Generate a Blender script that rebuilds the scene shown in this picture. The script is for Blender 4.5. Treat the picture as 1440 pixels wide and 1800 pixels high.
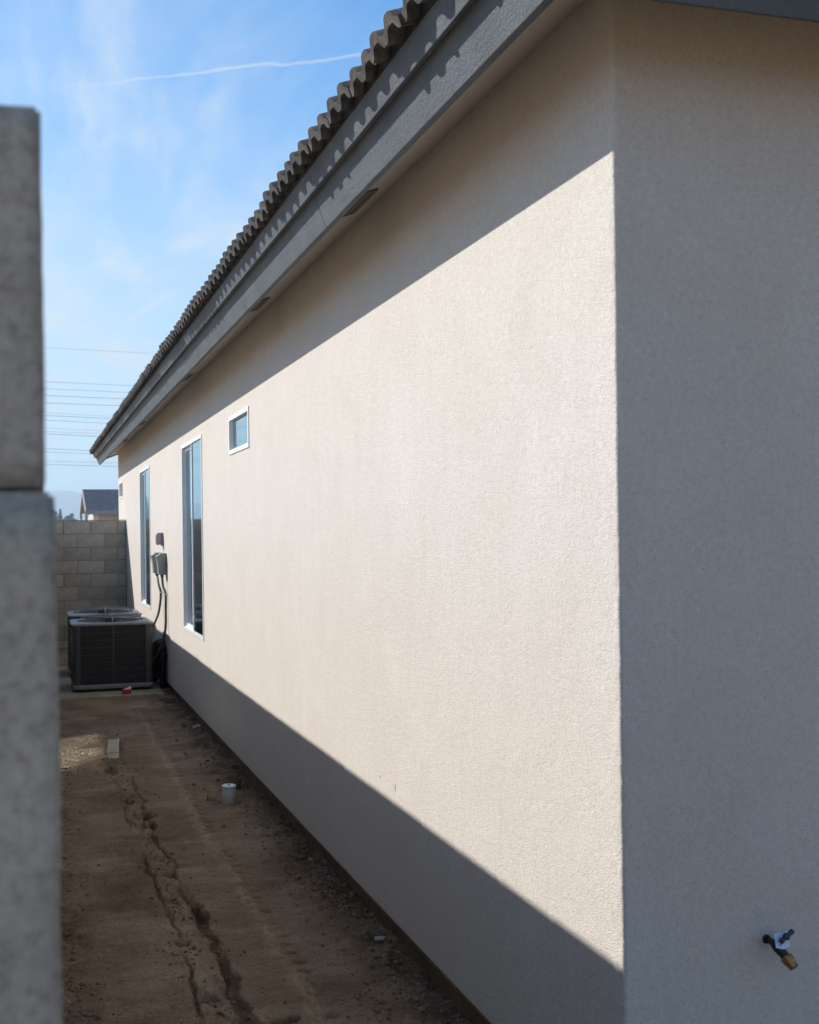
import bpy, bmesh, math, random
import numpy as np
from mathutils import Vector, Matrix, noise as mnoise

for o in list(bpy.data.objects):
    bpy.data.objects.remove(o, do_unlink=True)
SC = bpy.context.scene
COL = SC.collection
R = math.radians
random.seed(7)

# ------------------------------------------------------------------ camera
F_PX, ROLL, EYE = 2150.0, 0.012, 1.62
YAW = math.atan(667 / F_PX)
cam = bpy.data.cameras.new('camera')
cam.sensor_fit = 'VERTICAL'; cam.sensor_height = 36.0
cam.lens = F_PX / 1800 * 36
cam.shift_y = 36 / 1800
cam.clip_start = 0.05; cam.clip_end = 20000
cam.dof.use_dof = True; cam.dof.focus_distance = 5.5; cam.dof.aperture_fstop = 10.5
camo = bpy.data.objects.new('camera', cam); COL.objects.link(camo)
fwd = Vector((math.sin(YAW), math.cos(YAW), 0)); hor = Vector((math.cos(YAW), -math.sin(YAW), 0)); up = Vector((0, 0, 1))
cR = hor * math.cos(ROLL) - up * math.sin(ROLL); cU = hor * math.sin(ROLL) + up * math.cos(ROLL)
M = Matrix((cR, cU, -fwd)).transposed().to_4x4(); M.translation = (0, 0, EYE)
camo.matrix_world = M
SC.camera = camo

# ------------------------------------------------------------------ light
SUN = Vector((-1.0, 1.02, 0.942)).normalized()          # towards the sun
SUN_EL = math.asin(SUN.z); SUN_AZ = math.atan2(SUN.x, SUN.y)
sl = bpy.data.lights.new('sun', 'SUN'); sl.energy = 4.0; sl.angle = R(0.53); sl.color = (1.0, 0.96, 0.905)
so = bpy.data.objects.new('sun', sl); COL.objects.link(so)
so.rotation_euler = SUN.to_track_quat('Z', 'Y').to_euler()
so.location = (-20, 20, 20)

W = bpy.data.worlds.new('World'); SC.world = W; W.use_nodes = True
nt = W.node_tree; nt.nodes.clear()
def N(tree, t, **kw):
    n = tree.nodes.new(t)
    for k, v in kw.items():
        if k in n.inputs and not hasattr(n, k): n.inputs[k].default_value = v
        else: setattr(n, k, v)
    return n
def setin(n, **kw):
    for k, v in kw.items(): n.inputs[k.replace('_', ' ')].default_value = v
def mth(tree, op, a, b=None, c=None, clamp=False):
    n = tree.nodes.new('ShaderNodeMath'); n.operation = op; n.use_clamp = clamp
    for i, v in enumerate((a, b, c)):
        if v is None: continue
        if isinstance(v, (int, float)): n.inputs[i].default_value = v
        else: tree.links.new(v, n.inputs[i])
    return n.outputs[0]
def sstep(tree, v, a, b):
    n = tree.nodes.new('ShaderNodeMapRange'); n.interpolation_type = 'SMOOTHSTEP'; n.clamp = True
    tree.links.new(v, n.inputs[0]); n.inputs[1].default_value = a; n.inputs[2].default_value = b
    return n.outputs[0]
sky = nt.nodes.new('ShaderNodeTexSky'); sky.sky_type = 'NISHITA'; sky.sun_disc = False
sky.sun_elevation = SUN_EL; sky.sun_rotation = SUN_AZ; sky.air_density = 1.0; sky.dust_density = 0.3; sky.ozone_density = 4.5
SKY_STRENGTH = 0.096
tc = nt.nodes.new('ShaderNodeTexCoord'); sp = nt.nodes.new('ShaderNodeSeparateXYZ')
nt.links.new(tc.outputs['Generated'], sp.inputs[0])
zc = mth(nt, 'MAXIMUM', sp.outputs[2], 0.03)
px = mth(nt, 'DIVIDE', sp.outputs[0], zc); py = mth(nt, 'DIVIDE', sp.outputs[1], zc)
cb = nt.nodes.new('ShaderNodeCombineXYZ'); nt.links.new(px, cb.inputs[0]); nt.links.new(py, cb.inputs[1])
SEED1, SEED2 = 1.2, 19.5
def cloud(scale, sx, sy, rot, detail, dist, lo, hi, seed):
    mp = nt.nodes.new('ShaderNodeMapping'); nt.links.new(cb.outputs[0], mp.inputs[0])
    mp.inputs['Rotation'].default_value = (0, 0, rot); mp.inputs['Scale'].default_value = (sx, sy, 1); mp.inputs['Location'].default_value = (seed, seed * .7, 0)
    nz = nt.nodes.new('ShaderNodeTexNoise'); nt.links.new(mp.outputs[0], nz.inputs[0])
    setin(nz, Scale=scale, Detail=detail, Roughness=0.58, Distortion=dist)
    return sstep(nt, nz.outputs[0], lo, hi)
c1 = cloud(0.55, 1.5, 0.40, 0.55, 5, 0.35, 0.42, 0.76, SEED1)
c2 = cloud(1.1, 2.6, 0.5, 0.15, 5, 0.4, 0.42, 0.80, SEED2)
c3 = cloud(6.0, 1.0, 0.35, 0.9, 3, 0.5, 0.25, 0.75, 1.7)
wisps = mth(nt, 'MULTIPLY', mth(nt, 'MAXIMUM', c1, c2), mth(nt, 'MULTIPLY_ADD', c3, 0.35, 0.65))
veil = sstep(nt, sp.outputs[2], 0.40, 0.12)               # thin cirrus thickens towards the horizon
mask = mth(nt, 'ADD', mth(nt, 'MULTIPLY', wisps, 0.85), mth(nt, 'MULTIPLY', veil, 0.58))
def contrail(a, b, w, amp, wob, bright):
    ax, ay = a; bx, by = b; L = math.hypot(bx - ax, by - ay); dx, dy = (bx - ax) / L, (by - ay) / L
    rx = mth(nt, 'SUBTRACT', px, ax); ry = mth(nt, 'SUBTRACT', py, ay)
    t = mth(nt, 'ADD', mth(nt, 'MULTIPLY', rx, dx), mth(nt, 'MULTIPLY', ry, dy))
    s = mth(nt, 'ADD', mth(nt, 'MULTIPLY', rx, -dy), mth(nt, 'MULTIPLY', ry, dx))
    s = mth(nt, 'ADD', s, mth(nt, 'MULTIPLY_ADD', c3, amp, -amp * .5))
    core = sstep(nt, mth(nt, 'ABSOLUTE', s), w, w * 0.1)
    rng = mth(nt, 'MULTIPLY', sstep(nt, t, -0.02, L * 0.55), sstep(nt, t, L * 1.5, L * 1.2))
    return mth(nt, 'MULTIPLY', mth(nt, 'MULTIPLY', core, rng), bright)
mask = mth(nt, 'ADD', mask, contrail((0.02, 2.862), (0.664, 2.483), 0.014, 0.030, 6.0, 0.34))
mask = mth(nt, 'ADD', mask, contrail((0.417, 5.953), (0.534, 5.308), 0.03, 0.02, 3.0, 0.25))
mask = mth(nt, 'MINIMUM', mask, 0.96)
mix = nt.nodes.new('ShaderNodeMix'); mix.data_type = 'RGBA'
CLOUD = 5.2
nt.links.new(mask, mix.inputs[0]); hs = nt.nodes.new('ShaderNodeHueSaturation'); hs.inputs['Saturation'].default_value = 1.2; nt.links.new(sky.outputs[0], hs.inputs['Color'])
tint = nt.nodes.new('ShaderNodeMix'); tint.data_type = 'RGBA'; tint.blend_type = 'MULTIPLY'; tint.inputs[0].default_value = 1.0; tint.inputs[7].default_value = (0.70, 0.98, 1.02, 1)
nt.links.new(hs.outputs[0], tint.inputs[6]); nt.links.new(tint.outputs[2], mix.inputs[6]); mix.inputs[7].default_value = (CLOUD * .86, CLOUD * .95, CLOUD * 1.04, 1)
bg = nt.nodes.new('ShaderNodeBackground'); bg.inputs[1].default_value = SKY_STRENGTH
W.cycles.sampling_method = 'MANUAL'; W.cycles.sample_map_resolution = 512
wo = nt.nodes.new('ShaderNodeOutputWorld')
nt.links.new(mix.outputs[2], bg.inputs[0]); nt.links.new(bg.outputs[0], wo.inputs[0])

# ------------------------------------------------------------------ exposure and render settings
SC.view_settings.view_transform = 'Standard'; SC.view_settings.look = 'None'
SC.view_settings.exposure = 0.82; SC.view_settings.gamma = 1.0; SC.view_settings.use_curve_mapping = False
SC.render.engine = 'CYCLES'
cy = SC.cycles
cy.use_denoising = True; cy.use_adaptive_sampling = True; cy.adaptive_threshold = 0.02
cy.max_bounces = 7; cy.diffuse_bounces = 4; cy.glossy_bounces = 4; cy.transparent_max_bounces = 12; cy.volume_bounces = 0
cy.blur_glossy = 0.0; cy.sample_clamp_indirect = 0
cy.use_guiding = True; cy.use_surface_guiding = True; cy.use_volume_guiding = False; cy.guiding_training_samples = 64
cy.caustics_reflective = True; cy.caustics_refractive = False

# ------------------------------------------------------------------ materials
def material(name):
    m = bpy.data.materials.new(name); m.use_nodes = True
    t = m.node_tree; b = t.nodes['Principled BSDF']
    return m, t, b
def objcoord(t, scale=(1, 1, 1), gen='Object'):
    c = t.nodes.new('ShaderNodeTexCoord'); mp = t.nodes.new('ShaderNodeMapping')
    t.links.new(c.outputs[gen], mp.inputs[0]); mp.inputs['Scale'].default_value = scale
    return mp.outputs[0]
def noise(t, vec, scale, detail=4.0, rough=0.55, dist=0.0):
    n = t.nodes.new('ShaderNodeTexNoise'); t.links.new(vec, n.inputs[0]); setin(n, Scale=scale, Detail=detail, Roughness=rough, Distortion=dist)
    return n.outputs[0]
def ramp(t, v, stops):
    r = t.nodes.new('ShaderNodeValToRGB'); t.links.new(v, r.inputs[0])
    e = r.color_ramp.elements
    while len(e) < len(stops): e.new(0.5)
    for el, (p, c) in zip(e, stops): el.position = p; el.color = (*c, 1)
    return r.outputs[0]
def mixc(t, f, a, b, mode='MIX'):
    m = t.nodes.new('ShaderNodeMix'); m.data_type = 'RGBA'; m.blend_type = mode
    for v, i in ((f, 0), (a, 6), (b, 7)):
        if isinstance(v, (int, float)): m.inputs[i].default_value = v
        elif isinstance(v, tuple): m.inputs[i].default_value = (*v, 1)
        else: t.links.new(v, m.inputs[i])
    return m.outputs[2]
def bump(t, b, h, strength, dist, prev=None):
    n = t.nodes.new('ShaderNodeBump'); t.links.new(h, n.inputs['Height']); setin(n, Strength=strength, Distance=dist)
    if prev: t.links.new(prev, n.inputs['Normal'])
    t.links.new(n.outputs[0], b.inputs['Normal']); return n.outputs[0]
def simple(name, c, rough=0.6, var=0.15, scale=12, metal=0.0, bs=0.0, bscale=200, spec=0.5):
    m, t, b = material(name)
    v = objcoord(t)
    lo = tuple(x * (1 - var) for x in c); hi = tuple(min(1, x * (1 + var)) for x in c)
    col = ramp(t, noise(t, v, scale, 5), [(0.3, lo), (0.7, hi)])
    t.links.new(col, b.inputs['Base Color']); setin(b, Roughness=rough, Metallic=metal)
    b.inputs['Specular IOR Level'].default_value = spec
    if bs: bump(t, b, noise(t, v, bscale, 3), bs, 0.002)
    return m

def stucco_mat():
    m, t, b = material('stucco')
    v = objcoord(t)
    streak = noise(t, objcoord(t, (2.0, 2.0, 0.55)), 3.4, 7, 0.72, 1.1)
    blotch = noise(t, v, 2.3, 7, 0.7, 0.6)
    fine = noise(t, v, 55, 4, 0.6)
    col = ramp(t, streak, [(0.25, (0.595, 0.54, 0.48)), (0.5, (0.63, 0.577, 0.522)), (0.75, (0.66, 0.60, 0.532))])
    col = mixc(t, 0.5, col, ramp(t, blotch, [(0.3, (0.59, 0.525, 0.455)), (0.7, (0.66, 0.608, 0.552))]))
    col = mixc(t, 0.45, col, ramp(t, fine, [(0.3, (0.80, 0.80, 0.80)), (0.7, (1.1, 1.1, 1.1))]), 'MULTIPLY')
    grain = noise(t, v, 165, 2, 0.5)
    pit = sstep(t, grain, 0.40, 0.28)
    col = mixc(t, mth(t, 'MULTIPLY', pit, 0.5), col, (0.36, 0.31, 0.26))
    t.links.new(col, b.inputs['Base Color']); setin(b, Roughness=0.92); b.inputs['Specular IOR Level'].default_value = 0.15
    n1 = bump(t, b, noise(t, v, 190, 3, 0.6), 0.75, 0.0035)
    n2 = bump(t, b, noise(t, v, 70, 3, 0.6), 0.35, 0.004, n1)
    bump(t, b, noise(t, objcoord(t, (1, 1, 0.6)), 9, 4, 0.6, 0.5), 0.24, 0.012, n2)
    return m
def block_mat():
    m, t, b = material('concrete_block')
    v = objcoord(t)
    oi = t.nodes.new('ShaderNodeObjectInfo')
    col = ramp(t, noise(t, v, 9, 6, 0.65), [(0.25, (0.31, 0.29, 0.255)), (0.55, (0.395, 0.37, 0.325)), (0.8, (0.45, 0.425, 0.38))])
    col = mixc(t, 0.7, col, ramp(t, oi.outputs['Random'], [(0.0, (0.78, 0.77, 0.75)), (0.5, (1, 0.99, 0.97)), (1.0, (1.2, 1.17, 1.12))]), 'MULTIPLY')
    col = mixc(t, 0.6, col, ramp(t, noise(t, v, 150, 3, 0.6), [(0.32, (0.55, 0.55, 0.55)), (0.47, (0.97, 0.97, 0.97)), (0.66, (1.25, 1.25, 1.25))]), 'MULTIPLY')
    t.links.new(col, b.inputs['Base Color']); setin(b, Roughness=0.95); b.inputs['Specular IOR Level'].default_value = 0.15
    bump(t, b, noise(t, v, 160, 4, 0.7), 0.6, 0.004)
    return m
def fascia_mat():
    m, t, b = material('painted_fascia_wood')
    v = objcoord(t); g = objcoord(t, (26, 1.0, 26))
    grain = noise(t, g, 2.2, 6, 0.65, 1.6)
    col = ramp(t, noise(t, v, 5, 6, 0.6), [(0.3, (0.080, 0.094, 0.109)), (0.7, (0.120, 0.138, 0.157))])
    col = mixc(t, 0.5, col, ramp(t, grain, [(0.3, (0.7, 0.7, 0.7)), (0.7, (1.2, 1.2, 1.2))]), 'MULTIPLY')
    rub = sstep(t, noise(t, objcoord(t, (40, 7, 40)), 1.5, 5, 0.7), 0.66, 0.74)
    col = mixc(t, mth(t, 'MULTIPLY', rub, 0.35), col, (0.30, 0.32, 0.34))
    t.links.new(col, b.inputs['Base Color']); setin(b, Roughness=0.62); b.inputs['Specular IOR Level'].default_value = 0.35
    n1 = bump(t, b, grain, 0.3, 0.002)
    bump(t, b, noise(t, v, 100, 4, 0.72), 0.9, 0.0032, n1)
    return m
def tile_mat():
    m, t, b = material('concrete_roof_tile')
    v = objcoord(t); oi = t.nodes.new('ShaderNodeObjectInfo')
    col = ramp(t, noise(t, v, 22, 6, 0.7), [(0.28, (0.032, 0.031, 0.031)), (0.5, (0.075, 0.070, 0.067)), (0.75, (0.17, 0.157, 0.145))])
    col = mixc(t, 0.8, col, ramp(t, oi.outputs['Random'], [(0, (0.72, 0.74, 0.78)), (0.5, (1, 1, 1)), (1, (1.28, 1.2, 1.1))]), 'MULTIPLY')
    t.links.new(col, b.inputs['Base Color']); setin(b, Roughness=0.9); b.inputs['Specular IOR Level'].default_value = 0.2
    bump(t, b, noise(t, v, 130, 4, 0.7), 0.6, 0.004)
    return m
def dirt_mat():
    m, t, b = material('sandy_dirt')
    v = objcoord(t)
    at = t.nodes.new('ShaderNodeAttribute'); at.attribute_name = 'soil'
    base = ramp(t, noise(t, v, 2.1, 7, 0.62, 0.4), [(0.25, (0.195, 0.127, 0.073)), (0.5, (0.33, 0.24, 0.158)), (0.72, (0.45, 0.347, 0.245))])
    base = mixc(t, 0.55, base, ramp(t, noise(t, objcoord(t, (1.0, 3.2, 1)), 5, 7, 0.7), [(0.3, (0.55, 0.50, 0.46)), (0.7, (1.22, 1.24, 1.26))]), 'MULTIPLY')
    base = mixc(t, 0.6, base, ramp(t, noise(t, v, 90, 4, 0.7), [(0.28, (0.48, 0.46, 0.44)), (0.6, (1.15, 1.15, 1.15))]), 'MULTIPLY')
    spk = sstep(t, noise(t, v, 42, 3, 0.65), 0.64, 0.72)
    base = mixc(t, mth(t, 'MULTIPLY', spk, 0.7), base, (0.05, 0.035, 0.024))
    base = mixc(t, at.outputs['Fac'], base, ramp(t, noise(t, v, 30, 5, 0.7), [(0.3, (0.045, 0.028, 0.017)), (0.7, (0.16, 0.10, 0.058))]))
    ap = t.nodes.new('ShaderNodeAttribute'); ap.attribute_name = 'pale'
    base = mixc(t, ap.outputs['Fac'], base, (0.54, 0.41, 0.28))
    t.links.new(base, b.inputs['Base Color']); setin(b, Roughness=0.95); b.inputs['Specular IOR Level'].default_value = 0.1
    n1 = bump(t, b, noise(t, v, 48, 6, 0.75), 1.0, 0.018)
    bump(t, b, noise(t, v, 240, 3, 0.6), 0.5, 0.004, n1)
    return m
def concrete_mat(name, c, dirtc):
    m, t, b = material(name)
    v = objcoord(t)
    col = ramp(t, noise(t, v, 6, 7, 0.65), [(0.3, dirtc), (0.6, c)])
    t.links.new(col, b.inputs['Base Color']); setin(b, Roughness=0.9)
    bump(t, b, noise(t, v, 130, 4, 0.65), 0.4, 0.003)
    return m
def glass_mat():
    m, t, b = material('window_glass')
    t.nodes.remove(b); out = t.nodes['Material Output']
    fr = t.nodes.new('ShaderNodeFresnel'); fr.inputs[0].default_value = 2.4
    gl = t.nodes.new('ShaderNodeBsdfGlossy'); gl.inputs['Roughness'].default_value = 0.0; gl.inputs['Color'].default_value = (0.86, 0.97, 0.98, 1)
    g2 = t.nodes.new('ShaderNodeBsdfGlossy'); g2.inputs['Roughness'].default_value = 0.085; g2.inputs['Color'].default_value = (0.80, 0.95, 0.97, 1)
    gm = t.nodes.new('ShaderNodeMixShader'); gm.inputs[0].default_value = 0.55; t.links.new(gl.outputs[0], gm.inputs[1]); t.links.new(g2.outputs[0], gm.inputs[2])
    tr = t.nodes.new('ShaderNodeBsdfTransparent'); tr.inputs[0].default_value = (0.50, 0.62, 0.60, 1)
    mx = t.nodes.new('ShaderNodeMixShader')
    t.links.new(mth(t, 'MULTIPLY_ADD', fr.outputs[0], 0.52, 0.48), mx.inputs[0]); t.links.new(tr.outputs[0], mx.inputs[1]); t.links.new(gm.outputs[0], mx.inputs[2]); t.links.new(mx.outputs[0], out.inputs[0])
    return m
def foliage_mat(name, c):
    m, t, b = material(name)
    col = ramp(t, noise(t, objcoord(t), 3, 4, 0.6), [(0.3, tuple(x * .6 for x in c)), (0.7, tuple(x * 1.35 for x in c))])
    t.links.new(col, b.inputs['Base Color']); setin(b, Roughness=0.8)
    return m

MT = dict(
    stucco=stucco_mat(), block=block_mat(), fascia=fascia_mat(), tile=tile_mat(), dirt=dirt_mat(),
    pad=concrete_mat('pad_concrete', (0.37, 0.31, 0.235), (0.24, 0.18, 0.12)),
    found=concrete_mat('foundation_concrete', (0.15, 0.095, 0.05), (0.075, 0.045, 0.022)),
    earth=simple('graded_earth', (0.265, 0.172, 0.09), 0.95, 0.25, 1.5, bs=0.6, bscale=40),
    mortar=simple('mortar', (0.24, 0.22, 0.19), 0.95, 0.2, 30, bs=0.5),
    vinyl=simple('white_vinyl', (0.80, 0.81, 0.82), 0.35, 0.02, 5),
    glass=glass_mat(),
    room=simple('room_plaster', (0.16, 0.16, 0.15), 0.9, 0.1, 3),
    acbody=simple('dark_painted_steel', (0.050, 0.050, 0.050), 0.5, 0.15, 20),
    actop=simple('grey_painted_steel', (0.20, 0.215, 0.23), 0.42, 0.12, 14),
    acdark=simple('black_coil', (0.012, 0.012, 0.012), 0.7, 0.2, 30),
    acwire=simple('coil_guard_wire', (0.062, 0.060, 0.056), 0.45, 0.1, 30),
    boxgrey=simple('grey_box_paint', (0.235, 0.265, 0.255), 0.45, 0.08, 20),
    sensor=simple('mauve_grey_plastic', (0.33, 0.30, 0.33), 0.5, 0.08, 20),
    conduit=simple('dark_grey_conduit', (0.062, 0.064, 0.062), 0.5, 0.1, 40),
    steel=simple('galvanised_steel', (0.55, 0.56, 0.57), 0.4, 0.1, 40, metal=0.6),
    black=simple('black_foam', (0.010, 0.010, 0.012), 0.75, 0.3, 60, bs=0.6, bscale=90),
    pvc=simple('white_pvc', (0.72, 0.71, 0.65), 0.45, 0.10, 18),
    pvcgrey=simple('dusty_grey_pvc', (0.40, 0.41, 0.41), 0.5, 0.14, 22),
    pvccap=simple('pale_pvc_cap', (0.74, 0.76, 0.78), 0.4, 0.05, 18),
    red=simple('red_print', (0.52, 0.022, 0.022), 0.5, 0.15, 40),
    paper=simple('white_paper', (0.72, 0.72, 0.70), 0.8, 0.08, 30),
    chip=simple('pale_chip', (0.36, 0.34, 0.30), 0.85, 0.15, 60),
    wood=simple('weathered_scrap_wood', (0.36, 0.29, 0.21), 0.85, 0.2, 40),
    clod=simple('dark_soil_clod', (0.19, 0.13, 0.08), 0.95, 0.4, 30, bs=0.6, bscale=120),
    brass=simple('dull_brass', (0.34, 0.20, 0.075), 0.38, 0.25, 60, metal=0.85),
    bronze=simple('dark_bronze_valve', (0.045, 0.035, 0.03), 0.4, 0.25, 60, metal=0.6),
    handle=simple('blue_black_handle', (0.020, 0.035, 0.050), 0.4, 0.2, 60),
    tag=simple('pale_blue_tag', (0.56, 0.72, 0.90), 0.55, 0.04, 40),
    ink=simple('dark_ink', (0.05, 0.07, 0.09), 0.7, 0.1, 40),
    vent=simple('vent_screen', (0.17, 0.14, 0.105), 0.7, 0.2, 60),
    rust=simple('rust', (0.20, 0.075, 0.025), 0.9, 0.3, 90),
    wire=simple('power_line', (0.17, 0.19, 0.215), 0.6, 0.05, 1),
    wall2=simple('cream_stucco', (0.58, 0.53, 0.43), 0.9, 0.04, 2),
    roof2=simple('grey_roof_tile', (0.25, 0.245, 0.27), 0.85, 0.25, 6),
    trim2=simple('grey_trim', (0.30, 0.32, 0.34), 0.7, 0.05, 4),
    white2=simple('white_trim', (0.78, 0.78, 0.76), 0.6, 0.03, 4),
    hill=simple('dry_hill', (0.19, 0.18, 0.12), 0.95, 0.25, 0.004),
    leafdark=foliage_mat('dark_foliage', (0.032, 0.052, 0.028)),
    leaf=foliage_mat('weed_green', (0.075, 0.115, 0.03)),
    bark=simple('bark', (0.10, 0.075, 0.055), 0.9, 0.25, 12),
)

# ------------------------------------------------------------------ mesh helpers
class MB:
    def __init__(s): s.v = []; s.f = []
    def add(s, vs, fs):
        k = len(s.v); s.v += [tuple(p) for p in vs]; s.f += [tuple(i + k for i in f) for f in fs]; return s
    def box(s, x0, x1, y0, y1, z0, z1):
        return s.add([(x0, y0, z0), (x1, y0, z0), (x1, y1, z0), (x0, y1, z0), (x0, y0, z1), (x1, y0, z1), (x1, y1, z1), (x0, y1, z1)],
                     [(0, 3, 2, 1), (4, 5, 6, 7), (0, 1, 5, 4), (1, 2, 6, 5), (2, 3, 7, 6), (3, 0, 4, 7)])
    def quad(s, a, b, c, d): return s.add([a, b, c, d], [(0, 1, 2, 3)])
    def prism(s, poly, y0, y1, axis='y'):
        n = len(poly)
        if axis == 'y': P = [(a, y0, b) for a, b in poly] + [(a, y1, b) for a, b in poly]
        elif axis == 'z': P = [(a, b, y0) for a, b in poly] + [(a, b, y1) for a, b in poly]
        else: P = [(y0, a, b) for a, b in poly] + [(y1, a, b) for a, b in poly]
        return s.add(P, [tuple(range(n)), tuple(range(2 * n - 1, n - 1, -1))] + [(i, i + n, (i + 1) % n + n, (i + 1) % n) for i in range(n)])
    def tube(s, path, r, n=8, cap=True):
        path = [Vector(p) for p in path]; rings = []
        rr = r if isinstance(r, (list, tuple)) else [r] * len(path)
        prev = None
        for i, p in enumerate(path):
            d = (path[min(i + 1, len(path) - 1)] - path[max(i - 1, 0)]).normalized()
            if prev is None:
                a = d.orthogonal().normalized()
            else:
                a = (prev - d * prev.dot(d)).normalized()
            prev = a; b = d.cross(a)
            rings.append([p + (a * math.cos(2 * math.pi * k / n) + b * math.sin(2 * math.pi * k / n)) * rr[i] for k in range(n)])
        vs = [q for ring in rings for q in ring]; fs = []
        for i in range(len(path) - 1):
            for k in range(n):
                fs.append((i * n + k, i * n + (k + 1) % n, (i + 1) * n + (k + 1) % n, (i + 1) * n + k))
        if cap: fs += [tuple(range(n - 1, -1, -1)), tuple(range((len(path) - 1) * n, len(path) * n))]
        return s.add(vs, fs)
    def lathe(s, prof, origin=(0, 0, 0), axis=(0, 0, 1), n=20):
        ax = Vector(axis).normalized(); a = ax.orthogonal().normalized(); b = ax.cross(a); o = Vector(origin)
        vs = []; fs = []
        for r, h in prof:
            for k in range(n):
                vs.append(o + ax * h + (a * math.cos(2 * math.pi * k / n) + b * math.sin(2 * math.pi * k / n)) * r)
        for i in range(len(prof) - 1):
            for k in range(n):
                fs.append((i * n + k, i * n + (k + 1) % n, (i + 1) * n + (k + 1) % n, (i + 1) * n + k))
        if prof[0][0] > 1e-5: fs.append(tuple(range(n - 1, -1, -1)))
        if prof[-1][0] > 1e-5: fs.append(tuple(range((len(prof) - 1) * n, len(prof) * n)))
        return s.add(vs, fs)
    def mesh(s, name, mat, smooth=False, bevel=0.0, fix=True):
        me = bpy.data.meshes.new(name); me.from_pydata(s.v, [], s.f); me.update()
        if bevel or fix:
            bm = bmesh.new(); bm.from_mesh(me)
            if bevel: bmesh.ops.bevel(bm, geom=list(bm.edges), offset=bevel, segments=2, affect='EDGES', profile=0.6)
            if fix: bmesh.ops.recalc_face_normals(bm, faces=bm.faces)
            bm.to_mesh(me); bm.free()
        if mat: me.materials.append(mat)
        if smooth: me.shade_smooth() if hasattr(me, 'shade_smooth') else [setattr(p, 'use_smooth', True) for p in me.polygons]
        return me
    def build(s, name, mat, parent=None, smooth=False, bevel=0.0, loc=None, angle=None):
        me = s.mesh(name, mat, smooth, bevel)
        if angle:
            me.shade_smooth(); me.set_sharp_from_angle(angle=R(angle))
        return link(name, me, parent, loc)
def link(name, me, parent=None, loc=None):
    o = bpy.data.objects.new(name, me); COL.objects.link(o)
    if parent: o.parent = parent
    if loc: o.location = loc
    return o
def tag(o, label, cat, group=None):
    o['label'] = label; o['category'] = cat
    if group: o['group'] = group
    return o
def thing(name, label, cat, loc=(0, 0, 0), group=None):
    o = bpy.data.objects.new(name, None); COL.objects.link(o); o.location = loc; o.empty_display_size = 0.1
    return tag(o, label, cat, group)
def copy_tree(o, parent=None):
    c = o.copy(); COL.objects.link(c); c.parent = parent
    for ch in list(o.children): copy_tree(ch, c)
    return c
def hashn(ix, iy, seed):
    h = (ix.astype(np.int64) * 374761393 + iy.astype(np.int64) * 668265263 + seed * 974711) & 0x7fffffff
    h = (h ^ (h >> 13)) * 1274126177 & 0x7fffffff
    return ((h ^ (h >> 16)) & 0xffff) / 65535.0
def vnoise(x, y, seed=0):
    ix = np.floor(x); iy = np.floor(y); fx = x - ix; fy = y - iy
    fx = fx * fx * fx * (fx * (fx * 6 - 15) + 10); fy = fy * fy * fy * (fy * (fy * 6 - 15) + 10)
    a = hashn(ix, iy, seed); b = hashn(ix + 1, iy, seed); c = hashn(ix, iy + 1, seed); d = hashn(ix + 1, iy + 1, seed)
    return (a + (b - a) * fx) * (1 - fy) + (c + (d - c) * fx) * fy
def fbm(x, y, seed=0, oct=5, g=0.5):
    s = 0; amp = 1; tot = 0
    for k in range(oct):
        s = s + amp * (vnoise(x * 2 ** k, y * 2 ** k, seed + k) - 0.5); tot += amp; amp *= g
    return s / tot

# ------------------------------------------------------------------ ground
WX, CY, FY = 1.433, 2.82, 19.5             # house side wall plane, near corner, far block wall
FENCE_X, FENCE_TOP = 0.010, 1.86
g = MB(); S = 3600; HZ = -0.17
g.box(-S, S, -S, S, HZ - 0.6, HZ)
o = g.build('ground', MT['earth']); o['kind'] = 'structure'

ys = [1.0]
while ys[-1] < 19.9: ys.append(ys[-1] + (0.05 if ys[-1] < 3.4 else 0.0021 * ys[-1]))
ys = np.array(ys); xs = np.arange(-0.12, 1.62, 0.0062)
XX, YY = np.meshgrid(xs, ys)
def ipl(y, pts):
    return np.interp(y, [p[0] for p in pts], [p[1] for p in pts])
trench_c = ipl(YY, [(1, .64), (4.3, .643), (4.97, .642), (5.77, .631), (6.6, .636), (7.9, .612), (9.8, .60), (10.6, .66), (12.4, .70), (20, .7)])
trench_c = trench_c + 0.05 * fbm(YY * 1.3, XX * 0, 11, 3)
half = 0.062 + 0.025 * fbm(YY * 2.1, XX * 0, 5, 3)
d = XX - trench_c
fade = np.clip((12.6 - YY) / 1.5, 0, 1) * (0.45 + 0.55 * np.clip((9.5 - YY) / 2.0, 0, 1))
Z = -0.105 + 0.020 * fbm(XX * 1.6, YY * 1.1, 21, 4) + 0.016 * fbm(XX * 7, YY * 5, 31, 4, .6) + 0.009 * fbm(XX * 28, YY * 22, 41, 4, 0.75) * 1.5
soil = np.zeros_like(Z); pale = np.zeros_like(Z)
def worley(x, y, seed):
    ix = np.floor(x); iy = np.floor(y); f1 = np.full_like(x, 9.0); f2 = np.full_like(x, 9.0)
    for a in (-1, 0, 1):
        for b in (-1, 0, 1):
            cx = ix + a; cy_ = iy + b
            dd = np.hypot(cx + hashn(cx, cy_, seed) - x, cy_ + hashn(cx, cy_, seed + 77) - y)
            f2 = np.where(dd < f1, f1, np.minimum(f2, dd)); f1 = np.minimum(f1, dd)
    return f2 - f1
d = d + 0.045 * fbm(XX * 9, YY * 6, 301, 4, 0.65)
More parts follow.
